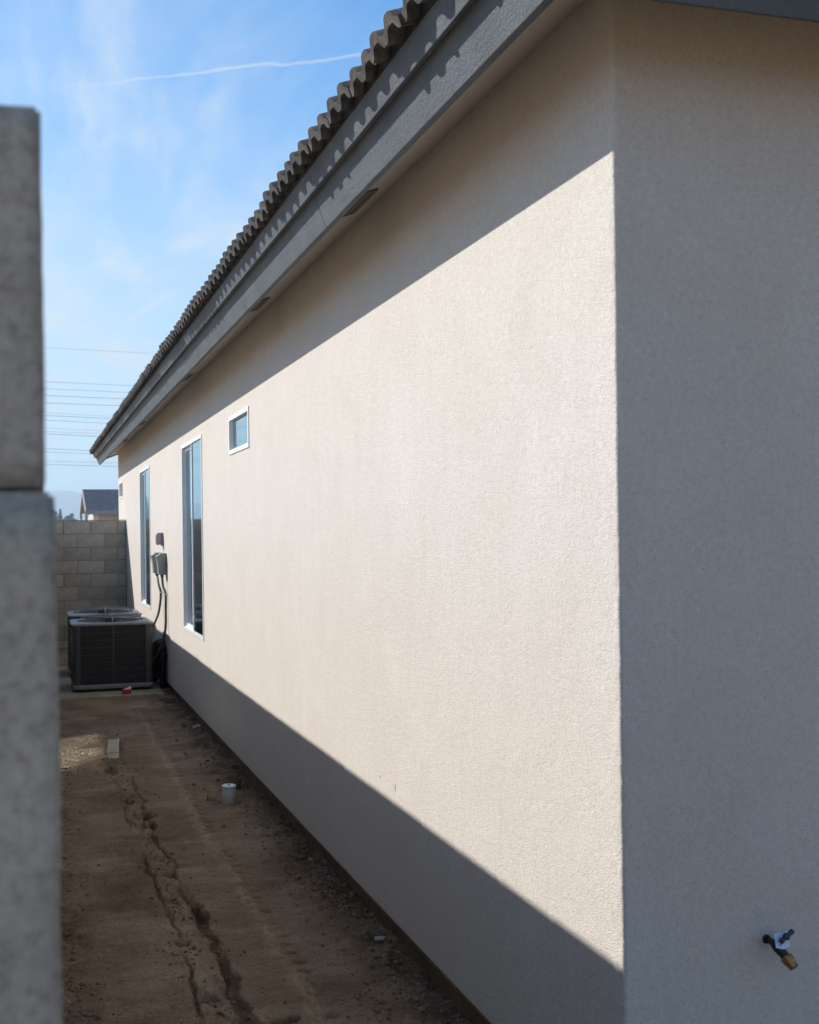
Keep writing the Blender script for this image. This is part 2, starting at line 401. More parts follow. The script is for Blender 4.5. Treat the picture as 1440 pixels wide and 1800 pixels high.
# crumbled trench strip: two cracked edges, broken plates and a few holes
edge_w = lambda s: 0.004 + 0.014 * np.clip(fbm(YY * 6, XX * 6, s, 3) + 0.35, 0, 1)
jl = 0.055 * fbm(YY * 5, XX * 0 + 3, 61, 5, 0.75); jr = 0.065 * fbm(YY * 4, XX * 0 + 9, 71, 5, 0.75)
for off, s, dep in ((-half + jl, 81, 0.022), (half + jr, 91, 0.028)):
    w = edge_w(s); q = np.exp(-((d - off) / w) ** 2)
    on = np.clip(1.8 * (fbm(YY * 2.3, XX * 0, s + 3, 3) + 0.36), 0, 1) * fade
    Z -= q * dep * on; soil = np.maximum(soil, np.clip(q * 1.15 - 0.12, 0, 1) * on * 0.95)
inside = (np.abs(d) < half * 1.1).astype(float)
inside = np.clip(1.3 - np.abs(d) / half, 0, 1)
Z += inside * fade * (0.030 * fbm(XX * 14, YY * 9, 101, 4, 0.6) - 0.006)
pale = np.maximum(pale, np.clip(inside * fade * 0.30 * (0.6 + 1.5 * fbm(XX * 9, YY * 6, 105, 3)), 0, 1))
wx_ = XX + 0.03 * fbm(XX * 14, YY * 10, 303, 3); wy_ = YY + 0.05 * fbm(XX * 11 + 4, YY * 9, 305, 3)
cr = worley(wx_ * 14, wy_ * 7.5, 5); crk = np.exp(-(cr / 0.055) ** 2) * np.clip(1.6 * inside, 0, 1) * fade * np.clip(0.7 + 2 * fbm(XX * 5, YY * 3, 307, 3), 0.1, 1)
Z -= 0.014 * crk; soil = np.maximum(soil, crk * 0.7); Z += np.clip(1.6 * inside, 0, 1) * fade * 0.014 * (hashn(np.floor(wx_ * 14), np.floor(wy_ * 7.5), 9) - .5)
for hx, hy, rx, ry, dep in ((.59, 8.175, .05, .10, .045), (.645, 7.70, .075, .12, .05), (.64, 7.45, .06, .08, .04), (.655, 6.32, .045, .07, .03), (.715, 5.62, .045, .16, .030),
                            (.60, 5.24, .035, .05, .025),  (.62, 4.6, .04, .05, .025), (.845, 4.28, .06, .035, .035), (.56, 9.3, .06, .14, .03), (.66, 10.3, .06, .2, .02)):
    rr = ((XX - hx) / rx) ** 2 + ((YY - hy) / ry) ** 2 + 2.2 * fbm(XX * 20, YY * 13, int(hy * 100), 4, 0.7)
    q = np.clip(1.25 - rr, 0, 1); q = q * q * (3 - 2 * q)
    Z -= dep * q; soil = np.maximum(soil, 0.85 * q)
rut = ((d - half - jr - 0.012) / (0.014 + 0.050 * np.clip(fbm(YY * 4.5, XX * 2, 311, 3) + 0.30, 0, 1))) ** 2 + 1.6 * fbm(XX * 24, YY * 17, 313, 4, 0.7)
q = np.clip(1.2 - rut, 0, 1) * np.clip((6.2 - YY) / 0.5, 0, 1); Z -= q * 0.020; soil = np.maximum(soil, q * 0.85)
# wheel track: a pale ridge with pressed tread marks beside it
tr = ipl(YY, [(1, .965), (4.6, .962), (5.7, .965), (7.4, .935), (9.2, .965), (11.8, .99), (20, 1.0)]) + 0.02 * fbm(YY * 1.1, XX * 0, 131, 3)
e = XX - tr
rid = np.exp(-(e / 0.035) ** 2); trf = np.clip((12.6 - YY) / 1.2, 0, 1)
crumb = fbm(XX * 42, YY * 30, 141, 3, 0.7)
rid = np.clip(rid * (0.75 + 2.2 * fbm(XX * 11, YY * 6, 143, 4, 0.65)), 0, 1)
Z += rid * trf * (0.007 + 0.030 * crumb); pale = np.maximum(pale, rid * trf * np.clip(0.45 + 2.4 * crumb, 0, 1) * 0.85)
tread = np.exp(-((e - 0.055) / 0.028) ** 2) * np.clip(np.sin(YY * 2 * math.pi / 0.115 + 3 * fbm(YY * 3, XX * 4, 161, 3)) * 1.5, 0, 1) * np.clip(1.8 * (fbm(YY * 1.7, XX * 0, 171, 3) + 0.5), 0, 1) * trf * np.clip(0.6 + 2.5 * fbm(XX * 16, YY * 11, 173, 3), 0, 1.2)
Z -= tread * 0.020; soil = np.maximum(soil, np.clip(tread, 0, 1) * 0.78)
# loose dark soil along the foundation and by the left wall
near = np.clip((XX - 1.18 + 0.30 * fbm(XX * 2.4, YY * 1.6, 181, 4)) / 0.22, 0, 1)
lump = fbm(XX * 20, YY * 15, 191, 4, 0.62)
Z += near * (0.05 * lump + 0.012 + 0.05 * fbm(XX * 3, YY * 2.2, 321, 4)); soil = np.maximum(soil, np.clip(near * (0.58 + 2.2 * fbm(XX * 9, YY * 6, 201, 5, 0.65)), 0, 0.92))
lf = np.clip((0.30 - XX + 0.20 * fbm(XX * 3, YY * 2, 211, 4)) / 0.22, 0, 1)
Z += lf * 0.03 * fbm(XX * 18, YY * 14, 221, 4, 0.6); soil = np.maximum(soil, np.clip(lf * (0.30 + 2.1 * fbm(XX * 14, YY * 11, 231, 4, 0.65)), 0, 0.85))
damp = np.clip(fbm(XX * 2.6 + 5, YY * 1.5, 241, 5) * 5.0 - 0.55, 0, 1); soil = np.maximum(soil, damp * 0.42)
dn = fbm(XX * 2.6 + 5, YY * 1.5, 241, 5); rim = np.exp(-((dn - 0.11) / 0.008) ** 2) * np.clip(0.5 + 2 * fbm(XX * 4, YY * 4, 243, 3), 0, 1); pale = np.maximum(pale, rim * 0.38)
fine = np.clip(fbm(XX * 45, YY * 30, 251, 3) * 6 - 1.75, 0, 1); soil = np.maximum(soil, fine * 0.7); Z -= fine * 0.007
Z = np.where((YY > 12.95), Z + np.clip((YY - 12.95) / 0.3, 0, 1) * 0.02, Z)
pipe1, pipe2 = (0.60, 9.80), (1.196, 7.84)
for (ax, ay) in (pipe1, pipe2):
    rr = np.hypot(XX - ax, (YY - ay)); q = np.exp(-((rr - 0.075) / 0.04) ** 2) * np.clip(0.5 + 2 * fbm(XX * 12, YY * 9, 261, 3), 0, 1)
    soil = np.maximum(soil, q * 0.8); Z -= q * 0.012
nx, ny = len(xs), len(ys)
border = (XX < -0.1) | (XX > 1.6) | (YY < 1.05) | (YY > 19.85)
Z = np.where(border, HZ - 0.05, Z)
def ground_z(x, y):
    return float(Z[min(np.searchsorted(ys, y), ny - 1), min(np.searchsorted(xs, x), nx - 1)])
idx = np.arange(nx * ny).reshape(ny, nx)
faces = np.stack([idx[:-1, :-1], idx[:-1, 1:], idx[1:, 1:], idx[1:, :-1]], -1).reshape(-1, 4)
me = bpy.data.meshes.new('side_yard_ground')
me.vertices.add(nx * ny); me.vertices.foreach_set('co', np.stack([XX, YY, Z], -1).astype(np.float32).ravel())
me.loops.add(faces.size); me.loops.foreach_set('vertex_index', faces.ravel().astype(np.int32))
me.polygons.add(len(faces)); me.polygons.foreach_set('loop_start', np.arange(0, faces.size, 4, dtype=np.int32)); me.polygons.foreach_set('loop_total', np.full(len(faces), 4, dtype=np.int32))
me.update(calc_edges=True); me.shade_smooth()
for nm, arr in (('soil', soil), ('pale', pale)):
    a = me.attributes.new(nm, 'FLOAT', 'POINT'); a.data.foreach_set('value', np.clip(arr, 0, 1).astype(np.float32).ravel())
me.materials.append(MT['dirt'])
o = link('side_yard_ground', me); o['kind'] = 'structure'

# ------------------------------------------------------------------ house
SLOPE = 0.38; PA = math.atan(SLOPE); sn, cs = math.sin(PA), math.cos(PA)
BX, BZ = 1.153, 2.85                         # lower outer corner of the side fascia
OV = WX - BX                                 # overhang
FAR_W, FAR_R = 21.15, 21.80                  # far wall, far end of the roof
XR = 11.4                                    # right side wall
BY = CY - OV
def sect(s, n): return (BX + s * cs - n * sn, BZ + s * sn + n * cs)      # (x, z): s up the slope, n square to it
house = thing('house', 'beige stucco single-storey house with dark grey fascia and brown tiled roof', 'house', (WX, CY, 0))
HM = Matrix.Translation(house.location).inverted()
def hp(o, parent=None):                       # child of the house, kept in world position
    o.parent = parent or house
    if parent is None: o.matrix_parent_inverse = HM
    return o

WINDOWS = [  # y0, y1, z0, z1, slider
    (8.275, 9.135, 2.215, 2.495, False), (10.668, 12.12, 0.70, 2.495, True), (15.53, 16.93, 0.70, 2.495, True), (20.15, 20.92, 2.235, 2.51, False)]
TOPZ = 3.2
cut_y = sorted({CY + 0.03, FAR_W} | {w[0] for w in WINDOWS} | {w[1] for w in WINDOWS})
cut_z = sorted({0.0, TOPZ} | {w[2] for w in WINDOWS} | {w[3] for w in WINDOWS})
wm = MB()
for a, b in zip(cut_y, cut_y[1:]):
    for c, dd in zip(cut_z, cut_z[1:]):
        if any(a >= w[0] - 1e-6 and b <= w[1] + 1e-6 and c >= w[2] - 1e-6 and dd <= w[3] + 1e-6 for w in WINDOWS): continue
        wm.quad((WX, a, c), (WX, a, dd), (WX, b, dd), (WX, b, c))
for y0, y1, z0, z1, sl_ in WINDOWS:          # reveals
    X2 = WX + 0.16
    wm.quad((WX, y0, z0), (X2, y0, z0), (X2, y0, z1), (WX, y0, z1)); wm.quad((WX, y1, z0), (WX, y1, z1), (X2, y1, z1), (X2, y1, z0))
    wm.quad((WX, y0, z0), (WX, y1, z0), (X2, y1, z0), (X2, y0, z0)); wm.quad((WX, y0, z1), (X2, y0, z1), (X2, y1, z1), (WX, y1, z1))
# near corner: a slightly hand-trowelled rounded edge
rows = 420; prof = 7; rad = 0.012; cv = []
for i in range(rows + 1):
    z = TOPZ * i / rows
    jx = 0.0022 * mnoise.noise((z * 9, 1.3, 0)) + 0.0016 * mnoise.noise((z * 41, 7.3, 0)) + 0.0010 * mnoise.noise((z * 110, 3.3, 0))
    cv.append((WX, CY + 0.03, z))
    for k in range(prof):
        a = math.pi / 2 * k / (prof - 1)
        cv.append((WX + rad - (rad + jx) * math.cos(a), CY + rad - (rad + jx) * math.sin(a), z))
    cv.append((WX + 0.03, CY, z))
m_ = prof + 2
wm.add(cv, [(i * m_ + k, i * m_ + k + 1, (i + 1) * m_ + k + 1, (i + 1) * m_ + k) for i in range(rows) for k in range(m_ - 1)])
wm.quad((WX + 0.03, CY, 0), (XR, CY, 0), (XR, CY, TOPZ), (WX + 0.03, CY, TOPZ))
XM = (WX + XR) / 2
wm.add([(WX, FAR_W, 0), (XR, FAR_W, 0), (XR, FAR_W, TOPZ), (XM, FAR_W, TOPZ + SLOPE * (XM - WX) - 0.05), (WX, FAR_W, TOPZ)], [(0, 1, 2, 3, 4)])
wm.quad((XR, CY, 0), (XR, FAR_W, 0), (XR, FAR_W, TOPZ), (XR, CY, TOPZ))
wm.quad((WX, CY, 0), (WX, FAR_W, 0), (WX + 0.04, FAR_W, 0), (WX + 0.04, CY, 0)); wm.quad((WX, CY, 0), (XR, CY, 0), (XR, CY + 0.04, 0), (WX, CY + 0.04, 0))
wo_ = wm.build('wall', MT['stucco'], angle=40); hp(wo_)
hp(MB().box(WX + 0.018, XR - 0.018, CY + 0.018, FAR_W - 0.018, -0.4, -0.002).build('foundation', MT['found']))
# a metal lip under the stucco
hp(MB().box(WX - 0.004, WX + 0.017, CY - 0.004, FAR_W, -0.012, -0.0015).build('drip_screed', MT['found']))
# small ceiling plane so the loft stays dark
hp(MB().box(WX + 0.2, XR - 0.1, CY + 0.2, FAR_W - 0.1, 2.70, 2.72).build('ceiling', MT['room']))

for y_, z_, l_ in ((4.86, 0.580, .030), (5.09, 0.572, .012)):     # two rust drips under nail heads
    hp(MB().box(WX - .0012, WX + .0005, y_ - .0018, y_ + .0018, z_ - l_, z_).build('rust_drip', MT['rust']))
def make_window(y0, y1, z0, z1, slider, lab):
    fx0, fx1 = WX - 0.007, WX + 0.075; fw = 0.030
    f = MB()
    f.box(fx0, fx1, y0, y0 + fw, z0, z1); f.box(fx0, fx1, y1 - fw, y1, z0, z1)
    f.box(fx0, fx1, y0 + fw, y1 - fw, z0, z0 + fw); f.box(fx0, fx1, y0 + fw, y1 - fw, z1 - fw, z1)
    # inner step of the frame
    f.box(fx0 + 0.026, fx1 - 0.002, y0 + fw, y0 + fw + 0.008, z0 + fw, z1 - fw); f.box(fx0 + 0.018, fx1 - 0.002, y1 - fw - 0.012, y1 - fw, z0 + fw, z1 - fw)
    f.box(fx0 + 0.024, fx1 - 0.002, y0 + fw + .008, y1 - fw - .012, z0 + fw, z0 + fw + 0.012)
    w = hp(f.build('window', MT['vinyl']))
    w['label'] = lab
    def pane(a, b, c, dd, x): MB().box(x, x + 0.005, a, b, c, dd).build('pane', MT['glass'], w)
    ym = (y0 + y1) / 2
    if slider:
        MB().box(fx0 + 0.004, fx1 - 0.035, ym - 0.020, ym + 0.020, z0 + fw, z1 - fw).build('mullion', MT['vinyl'], w)
        pane(y0 + fw - .004, ym - 0.020, z0 + fw - .004, z1 - fw + .004, WX + 0.004)
        s = MB(); sx0, sx1 = WX + 0.022, WX + 0.052; sw = 0.030; a, b, c, dd = ym + 0.023, y1 - fw - 0.001, z0 + fw + .001, z1 - fw - .001
        s.box(sx0, sx1, a, a + sw, c, dd); s.box(sx0, sx1, b - sw, b, c, dd); s.box(sx0, sx1, a + sw, b - sw, c, c + sw); s.box(sx0, sx1, a + sw, b - sw, dd - sw, dd)
        so_ = s.build('sash', MT['vinyl'], w)
        MB().box(sx0 + .010, sx0 + .015, a + sw - .004, b - sw + .004, c + sw - .004, dd - sw + .004).build('pane', MT['glass'], w)
    else:
        pane(y0 + fw - .004, y1 - fw + .004, z0 + fw - .004, z1 - fw + .004, WX + 0.020)
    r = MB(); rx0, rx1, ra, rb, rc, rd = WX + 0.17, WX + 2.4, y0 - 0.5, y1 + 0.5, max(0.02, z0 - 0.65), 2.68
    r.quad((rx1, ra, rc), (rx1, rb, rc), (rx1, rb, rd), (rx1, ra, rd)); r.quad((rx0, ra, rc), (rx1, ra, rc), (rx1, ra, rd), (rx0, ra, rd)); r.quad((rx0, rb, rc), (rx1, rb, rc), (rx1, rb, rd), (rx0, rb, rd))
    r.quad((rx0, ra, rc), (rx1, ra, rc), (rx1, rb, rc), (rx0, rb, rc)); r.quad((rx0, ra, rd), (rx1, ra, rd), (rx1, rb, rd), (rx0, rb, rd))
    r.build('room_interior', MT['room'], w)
    return w
for wdef, lab in zip(WINDOWS, ('small white framed window high in the wall', 'tall white sliding window nearest the camera', 'tall white sliding window beyond the electrical boxes', 'small high window at the far end of the wall')):
    make_window(*wdef, lab)

# --- eaves of the long side
def eave_prism(poly_sn, y0, y1, name, mat, bevel=0.0, near_mitre=True, parent=None):
    poly = [sect(s, n) for s, n in poly_sn]
    n = len(poly); vs = []
    for (x, z) in poly: vs.append((x, y0 + (x - BX) if near_mitre else y0, z))   # mitred at the hip corner
    for (x, z) in poly: vs.append((x, y1, z))
    m = MB().add(vs, [tuple(range(n)), tuple(range(2 * n - 1, n - 1, -1))] + [(i, i + n, (i + 1) % n + n, (i + 1) % n) for i in range(n)])
    return hp(m.build(name, mat, bevel=bevel), parent)
def eave_prism_near(poly_sn, x1, name, mat, bevel=0.0):
    vs = []; n = len(poly_sn)
    for s, q in poly_sn:
        x, z = sect(s, q); yy = BY + (x - BX); vs.append((BX + (x - BX), yy, z))
    for s, q in poly_sn:
        x, z = sect(s, q); vs.append((x1, BY + (x - BX), z))
    m = MB().add(vs, [tuple(range(n)), tuple(range(2 * n - 1, n - 1, -1))] + [(i, i + n, (i + 1) % n + n, (i + 1) % n) for i in range(n)])
    return hp(m.build(name, mat, bevel=bevel))
low = [(0, 0), (0.038, 0), (0.038, 0.18), (0, 0.18)]
upp = [(-0.027, 0.136), (-0.001, 0.136), (-0.001, 0.214), (-0.027, 0.214)]
joints = [BY, 4.80, 9.1, 13.9, 18.2, FAR_R]
for i, (a, b) in enumerate(zip(joints, joints[1:])):
    eave_prism(low, a + (0.0 if i == 0 else 0.0015), b - 0.0015, 'fascia_board', MT['fascia'], 0.0025, i == 0)
joints = [BY, 6.9, 11.7, 16.4, FAR_R + 0.02]
for i, (a, b) in enumerate(zip(joints, joints[1:])):
    eave_prism(upp, a + (0.0 if i == 0 else 0.001), b - 0.001, 'trim_board', MT['fascia'], 0.002, i == 0)
eave_prism_near(low, XR + OV, 'fascia_board', MT['fascia'], 0.0025)
eave_prism_near(upp, XR + OV, 'trim_board', MT['fascia'], 0.002)
# --- soffit (sloped, parallel to the roof)
SN = 0.075
sx0, sz0 = sect(0.037, SN); sz1 = sz0 + SLOPE * (WX + 0.03 - sx0); sx1 = WX + 0.03
sf = MB()
sf.quad((sx0, BY + (sx0 - BX), sz0), (sx0, FAR_R - 0.03, sz0), (sx1, FAR_R - 0.03, sz1), (sx1, CY + 0.03, sz1))
sf.quad((sx0, BY + (sx0 - BX), sz0), (sx1, CY + 0.03, sz1), (XR + 0.2, CY + 0.03, sz1), (XR + 0.2, BY + (sx0 - BX), sz0))
zr = sz1 + SLOPE * (XM - sx1)
sf.quad((sx1, FAR_W - 0.02, sz1), (sx1, FAR_R - 0.03, sz1), (XM, FAR_R - 0.03, zr), (XM, FAR_W - 0.02, zr))
so_ = hp(sf.build('soffit', MT['stucco']))
# --- soffit vents
def make_vent(yc, first=None):
    L, Wd = 0.37, 0.140
    f = MB(); t = 0.018
    s0, s1 = 0.095, 0.095 + Wd
    def bx(mb, sa, sb, ya, yb, na, nb):
        P = [(*sect(sa, na), ya), (*sect(sb, na), ya), (*sect(sb, nb), ya), (*sect(sa, nb), ya), (*sect(sa, na), yb), (*sect(sb, na), yb), (*sect(sb, nb), yb), (*sect(sa, nb), yb)]
        mb.add([(x, y, z) for x, z, y in P], [(0, 3, 2, 1), (4, 5, 6, 7), (0, 1, 5, 4), (1, 2, 6, 5), (2, 3, 7, 6), (3, 0, 4, 7)])
    na, nb = SN - 0.010, SN - 0.0015
    bx(f, s0, s0 + t, -L / 2, L / 2, na, nb); bx(f, s1 - t, s1, -L / 2, L / 2, na, nb); bx(f, s0 + t, s1 - t, -L / 2, -L / 2 + t, na, nb); bx(f, s0 + t, s1 - t, L / 2 - t, L / 2, na, nb)
    fr = f.build('soffit_vent', MT['vent']); 
    sc = MB(); bx(sc, s0 + t, s1 - t, -L / 2 + t, L / 2 - t, SN - 0.005, SN - 0.002)
    sc.build('vent_screen', MT['vent'], fr)
    ba = MB()
    for k in range(7):
        s_ = s0 + t + 0.006 + k * 0.0105; bx(ba, s_, s_ + 0.004, -L / 2 + t, L / 2 - t, SN - 0.0085, SN - 0.0055)
    ba.build('vent_bars', MT['vent'], fr)
    return fr
v0 = None
for yc in (4.90, 7.22, 10.7, 15.2, 18.0):
    if v0 is None: v0 = v = make_vent(0)
    else: v = copy_tree(v0)
    v.parent = house; v.matrix_parent_inverse = HM; v.location = (0, yc, 0)
# --- far gable rake board
rb = MB()
def rake(y0, y1, n0, n1):
    a = sect(0.0, n0); b = sect(0.0, n1); L = (XM - BX) / cs
    c = sect(L, n1); e_ = sect(L, n0)
    rb.add([(a[0], y0, a[1]), (b[0], y0, b[1]), (c[0], y0, c[1]), (e_[0], y0, e_[1]), (a[0], y1, a[1]), (b[0], y1, b[1]), (c[0], y1, c[1]), (e_[0], y1, e_[1])],
           [(0, 1, 2, 3), (7, 6, 5, 4), (0, 4, 5, 1), (1, 5, 6, 2), (2, 6, 7, 3), (3, 7, 4, 0)])
rake(FAR_R - 0.029, FAR_R + 0.012, 0.055, 0.20)
hp(rb.build('barge_board', MT['fascia']))

# --- roof deck under the tiles
NT = 0.218
tx, tz = sect(-0.03, NT - 0.006); ty = BY + (tx - BX); rz = tz + SLOPE * (XM - tx); hx = XM - tx
rd = MB(); yh = ty + hx
xr = 2 * XM - tx
P = [(tx, ty, tz), (tx, FAR_R + .02, tz), (XM, FAR_R + .02, rz), (XM, yh, rz), (xr, ty, tz), (xr, FAR_R + .02, tz)]
rd.add(P, [(0, 1, 2, 3), (0, 3, 4), (4, 3, 2, 5)])
hp(rd.build('roof_deck', MT['acdark']))
# --- double-roll concrete tiles
ROLL_W = 0.1475; TW = ROLL_W * 2; TL = 0.43
def roll_h(u):                                # u in rolls, 0..1 -> height of the roll
    u = u % 1.0
    q = 0.5 - 0.5 * math.cos(2 * math.pi * u)
    q = max(0.0, min(1.0, (q - 0.10) / 0.74)); q = q * q * (3 - 2 * q)
    return 0.034 * q
def tile_mesh(gap=0.003, seg=20, length=TL):
    mb = MB(); th = 0.028; tilt = 0.010
    top = []; bot = []
    for i in range(seg + 1):
        u = 2.0 * i / seg; y = gap + (TW - 2 * gap) * i / seg; h = roll_h(u)
        top.append((y, h + th)); bot.append((y, h * 0.93))
    vs = []
    for s_, lift in ((0.0, tilt), (length, 0.0)):
        for y, h in top: vs.append((s_, y, h + lift))
        for y, h in bot: vs.append((s_, y, h + lift - (0.004 if s_ == 0 else 0)))
    n = seg + 1; fs = []
    for i in range(seg):
        fs += [(i, i + 1, 2 * n + i + 1, 2 * n + i), (n + i, 3 * n + i, 3 * n + i + 1, n + i + 1), (i, n + i, n + i + 1, i + 1), (2 * n + i, 2 * n + i + 1, 3 * n + i + 1, 3 * n + i)]
    fs += [(0, 2 * n, 3 * n, n), (seg, n + seg, 3 * n + seg, 2 * n + seg)]
    mb.add(vs, fs)
    me = mb.mesh('roof_tile', MT['tile']); me.shade_smooth(); me.set_sharp_from_angle(angle=R(50))
    return me
tme = tile_mesh()
rng = random.Random(3)
Ls = Matrix(((cs, 0, -sn), (0, 1, 0), (sn, 0, cs)))            # local s, y, n -> world (side eave)
ntile = int((FAR_R + 0.03 - (BY - 0.04)) / TW)
tile_y0 = FAR_R + 0.035 - ntile * TW
for course in range(2):
    for k in range(ntile):
        y = tile_y0 + k * TW
        s0 = -0.070 + course * 0.345
        if y < ty + s0 * cs + 0.04 - 0.1: continue
        o = bpy.data.objects.new('roof_tile', tme); COL.objects.link(o)
        x, z = sect(s0 + rng.uniform(-.012, .010), NT - 0.002)
        mt = Ls.to_4x4(); mt.translation = (x, y, z + rng.uniform(-0.001, 0.005) + 0.016 * course)
        o.parent = house; o.matrix_parent_inverse = HM; o.matrix_basis = mt @ Matrix.Rotation(rng.uniform(-.012, .012), 4, 'Z') @ Matrix.Rotation(rng.uniform(-.018, .018), 4, 'X')
Ln = Matrix(((0, -1, 0), (cs, 0, -sn), (sn, 0, cs)))           # near hip side: s along +Y, width along -X
for k in range(35):
    xx = XR + OV - k * TW
    if xx - TW < BX - 0.12: break
    o = bpy.data.objects.new('roof_tile', tme); COL.objects.link(o)
    x, z = sect(-0.070 + rng.uniform(-.006, .006), NT - 0.002)
    mt = Ln.to_4x4(); mt.translation = (xx, BY + (x - BX), z)
    o.parent = house; o.matrix_parent_inverse = HM; o.matrix_basis = mt
# upper courses of the long slope, too many to be told apart from below
uc = MB(); seg = 12
for course in range(2, 15):
    s0 = -0.070 + course * 0.345
    for k in range(ntile):
        y = tile_y0 + k * TW; xs0, _ = sect(s0, NT)
        if y < ty + (xs0 - tx) + 0.02: continue
        vs = []
        for s_, lift in ((s0, 0.026), (s0 + 0.36, 0.002)):
            for i in range(seg + 1):
                x, z = sect(s_, NT + roll_h(2.0 * i / seg) + 0.028 + lift); vs.append((x, y + TW * i / seg, z))
        uc.add(vs, [(i, i + 1, seg + 2 + i, seg + 1 + i) for i in range(seg)])
o = hp(uc.build('upper_tile_courses', MT['tile'])); o['kind'] = 'stuff'
# bird stop closing the rolls under the eave tiles
eave_prism([(-0.022, NT - 0.004), (0.02, NT - 0.004), (0.02, NT + 0.036), (-0.022, NT + 0.036)], BY, FAR_R, 'eave_closure', MT['acdark'])

# ------------------------------------------------------------------ block walls
BH, BL, BT = 0.2032, 0.4064, 0.150
def block_mesh(lx, ly, lz, rough=0.0, seed=0, nm='block', bev=0.005):
    bm = bmesh.new()
    bmesh.ops.create_cube(bm, size=1.0)
    for v in bm.verts: v.co = Vector((v.co.x * lx, v.co.y * ly, v.co.z * lz))
    bmesh.ops.bevel(bm, geom=list(bm.edges), offset=bev, segments=2, affect='EDGES')
    if rough:
        bmesh.ops.subdivide_edges(bm, edges=list(bm.edges), cuts=12, use_grid_fill=True)
        for v in bm.verts:
            p = v.co; n = Vector((mnoise.noise(p * 35 + Vector((seed, 0, 0))), mnoise.noise(p * 35 + Vector((0, seed, 9))), mnoise.noise(p * 30 + Vector((3, seed, 0)))))
            n2 = Vector((mnoise.noise(p * 130 + Vector((seed, 5, 0))), mnoise.noise(p * 130 + Vector((8, seed, 9))), mnoise.noise(p * 130 + Vector((3, seed, 7)))))
            v.co = p + n * rough + n2 * rough * 0.4
    me = bpy.data.meshes.new(nm); bm.to_mesh(me); bm.free(); me.materials.append(MT['block'])
    if rough: me.shade_smooth()
    return me
MJ = 0.009
full_y = block_mesh(BT, BL - MJ, BH - MJ); half_y = block_mesh(BT, BL / 2 - MJ, BH - MJ)
full_x = block_mesh(BL - MJ, BT, BH - MJ); half_x = block_mesh(BL / 2 - MJ, BT, BH - MJ)
Y0 = 0.665
lw = thing('block_wall', 'grey concrete block wall end, out of focus at the left edge', 'wall', (FENCE_X - BT / 2, Y0, HZ))
mort = MB().box(FENCE_X - BT + 0.006, FENCE_X - 0.005, Y0 + 0.02, FY + BT / 2, HZ - 0.2, FENCE_TOP - 0.022).build('mortar_core', MT['mortar'])
mort.parent = lw; mort.matrix_parent_inverse = Matrix.Translation(lw.location).inverted()
LM = Matrix.Translation(lw.location).inverted()
NC = 10; count = 0; rest = MB(); rng = random.Random(11)
for ci in range(NC):
    zt = FENCE_TOP - 0.012 - ci * BH; zc = zt - BH / 2
    y = Y0; first = True; k = 0
    while y < FY - 0.05:
        isHalf = first and ci in (1, 2, 5, 7, 9)
        L = BL / 2 if isHalf else BL
        L = min(L, FY - y)
        xo = rng.uniform(-0.0015, 0.0015)
        if k == 0 and ci < 5:
            xo = (-0.0020, 0.0030, 0.0033, 0.0035, 0.0035)[ci]
            me = block_mesh(BT, L - MJ, (BH - 0.004, 2 * BH - 0.003, 0, BH - .003, BH - .003)[ci] or 0.01, 0.0013 if ci else 0.0016, ci * 3 + 1, bev=0.0025)
        elif L < BL * 0.9 and not isHalf: me = block_mesh(BT, L - MJ, BH - MJ)
        else: me = half_y if isHalf else full_y
        if k == 0 and ci == 2: y += L; first = False; k += 1; continue    # the end block below the top one is two courses tall
        if k < 29:
            o = link('block', me); o.parent = lw; o.matrix_parent_inverse = LM
            o.location = (FENCE_X - BT / 2 + xo, y + L / 2 - (0.012 if k == 0 and 0 < ci < 5 else 0), zc - (BH / 2 if k == 0 and ci == 1 else 0)); count += 1
        else:
            h = MJ / 2; rest.box(FENCE_X - BT + xo, FENCE_X + xo, y + h, y + L - h, zt - BH + h, zt - h)
        y += L; first = False; k += 1
o = rest.build('far_blocks', MT['block']); o['kind'] = 'stuff'; o.parent = lw; o.matrix_parent_inverse = LM
fw_ = thing('block_wall', 'tan concrete block wall closing the side yard behind the condensers', 'wall', (0.72, FY + BT / 2, HZ))
FM = Matrix.Translation(fw_.location).inverted()
m = MB().box(FENCE_X + 0.002, WX - 0.003, FY + 0.006, FY + BT - 0.006, HZ - 0.2, FENCE_TOP - 0.006).build('mortar_core', MT['mortar']); m.parent = fw_; m.matrix_parent_inverse = FM
for ci in range(NC):
    zc = FENCE_TOP - ci * BH - BH / 2
    ph = 0.70 if ci % 2 == 1 else 0.49
    edges = [FENCE_X + 0.004] + [e_ for e_ in [ph + BL * k for k in range(-2, 4)] if FENCE_X + 0.06 < e_ < WX - 0.06] + [WX - 0.004]
    for a, b in zip(edges, edges[1:]):
        me = full_x if abs(b - a - BL) < 0.002 else block_mesh(b - a - MJ, BT, BH - MJ)
        o = link('block', me); o.parent = fw_; o.matrix_parent_inverse = FM
        o.location = ((a + b) / 2, FY + BT / 2 + rng.uniform(-.003, .003), zc)
m = MB().box(FENCE_X - 0.1, WX - 0.003, FY - 0.004, FY + BT + 0.004, FENCE_TOP + 0.001, FENCE_TOP + 0.014).build('mortar_cap', MT['pad'], bevel=0.003); m.parent = fw_; m.matrix_parent_inverse = FM

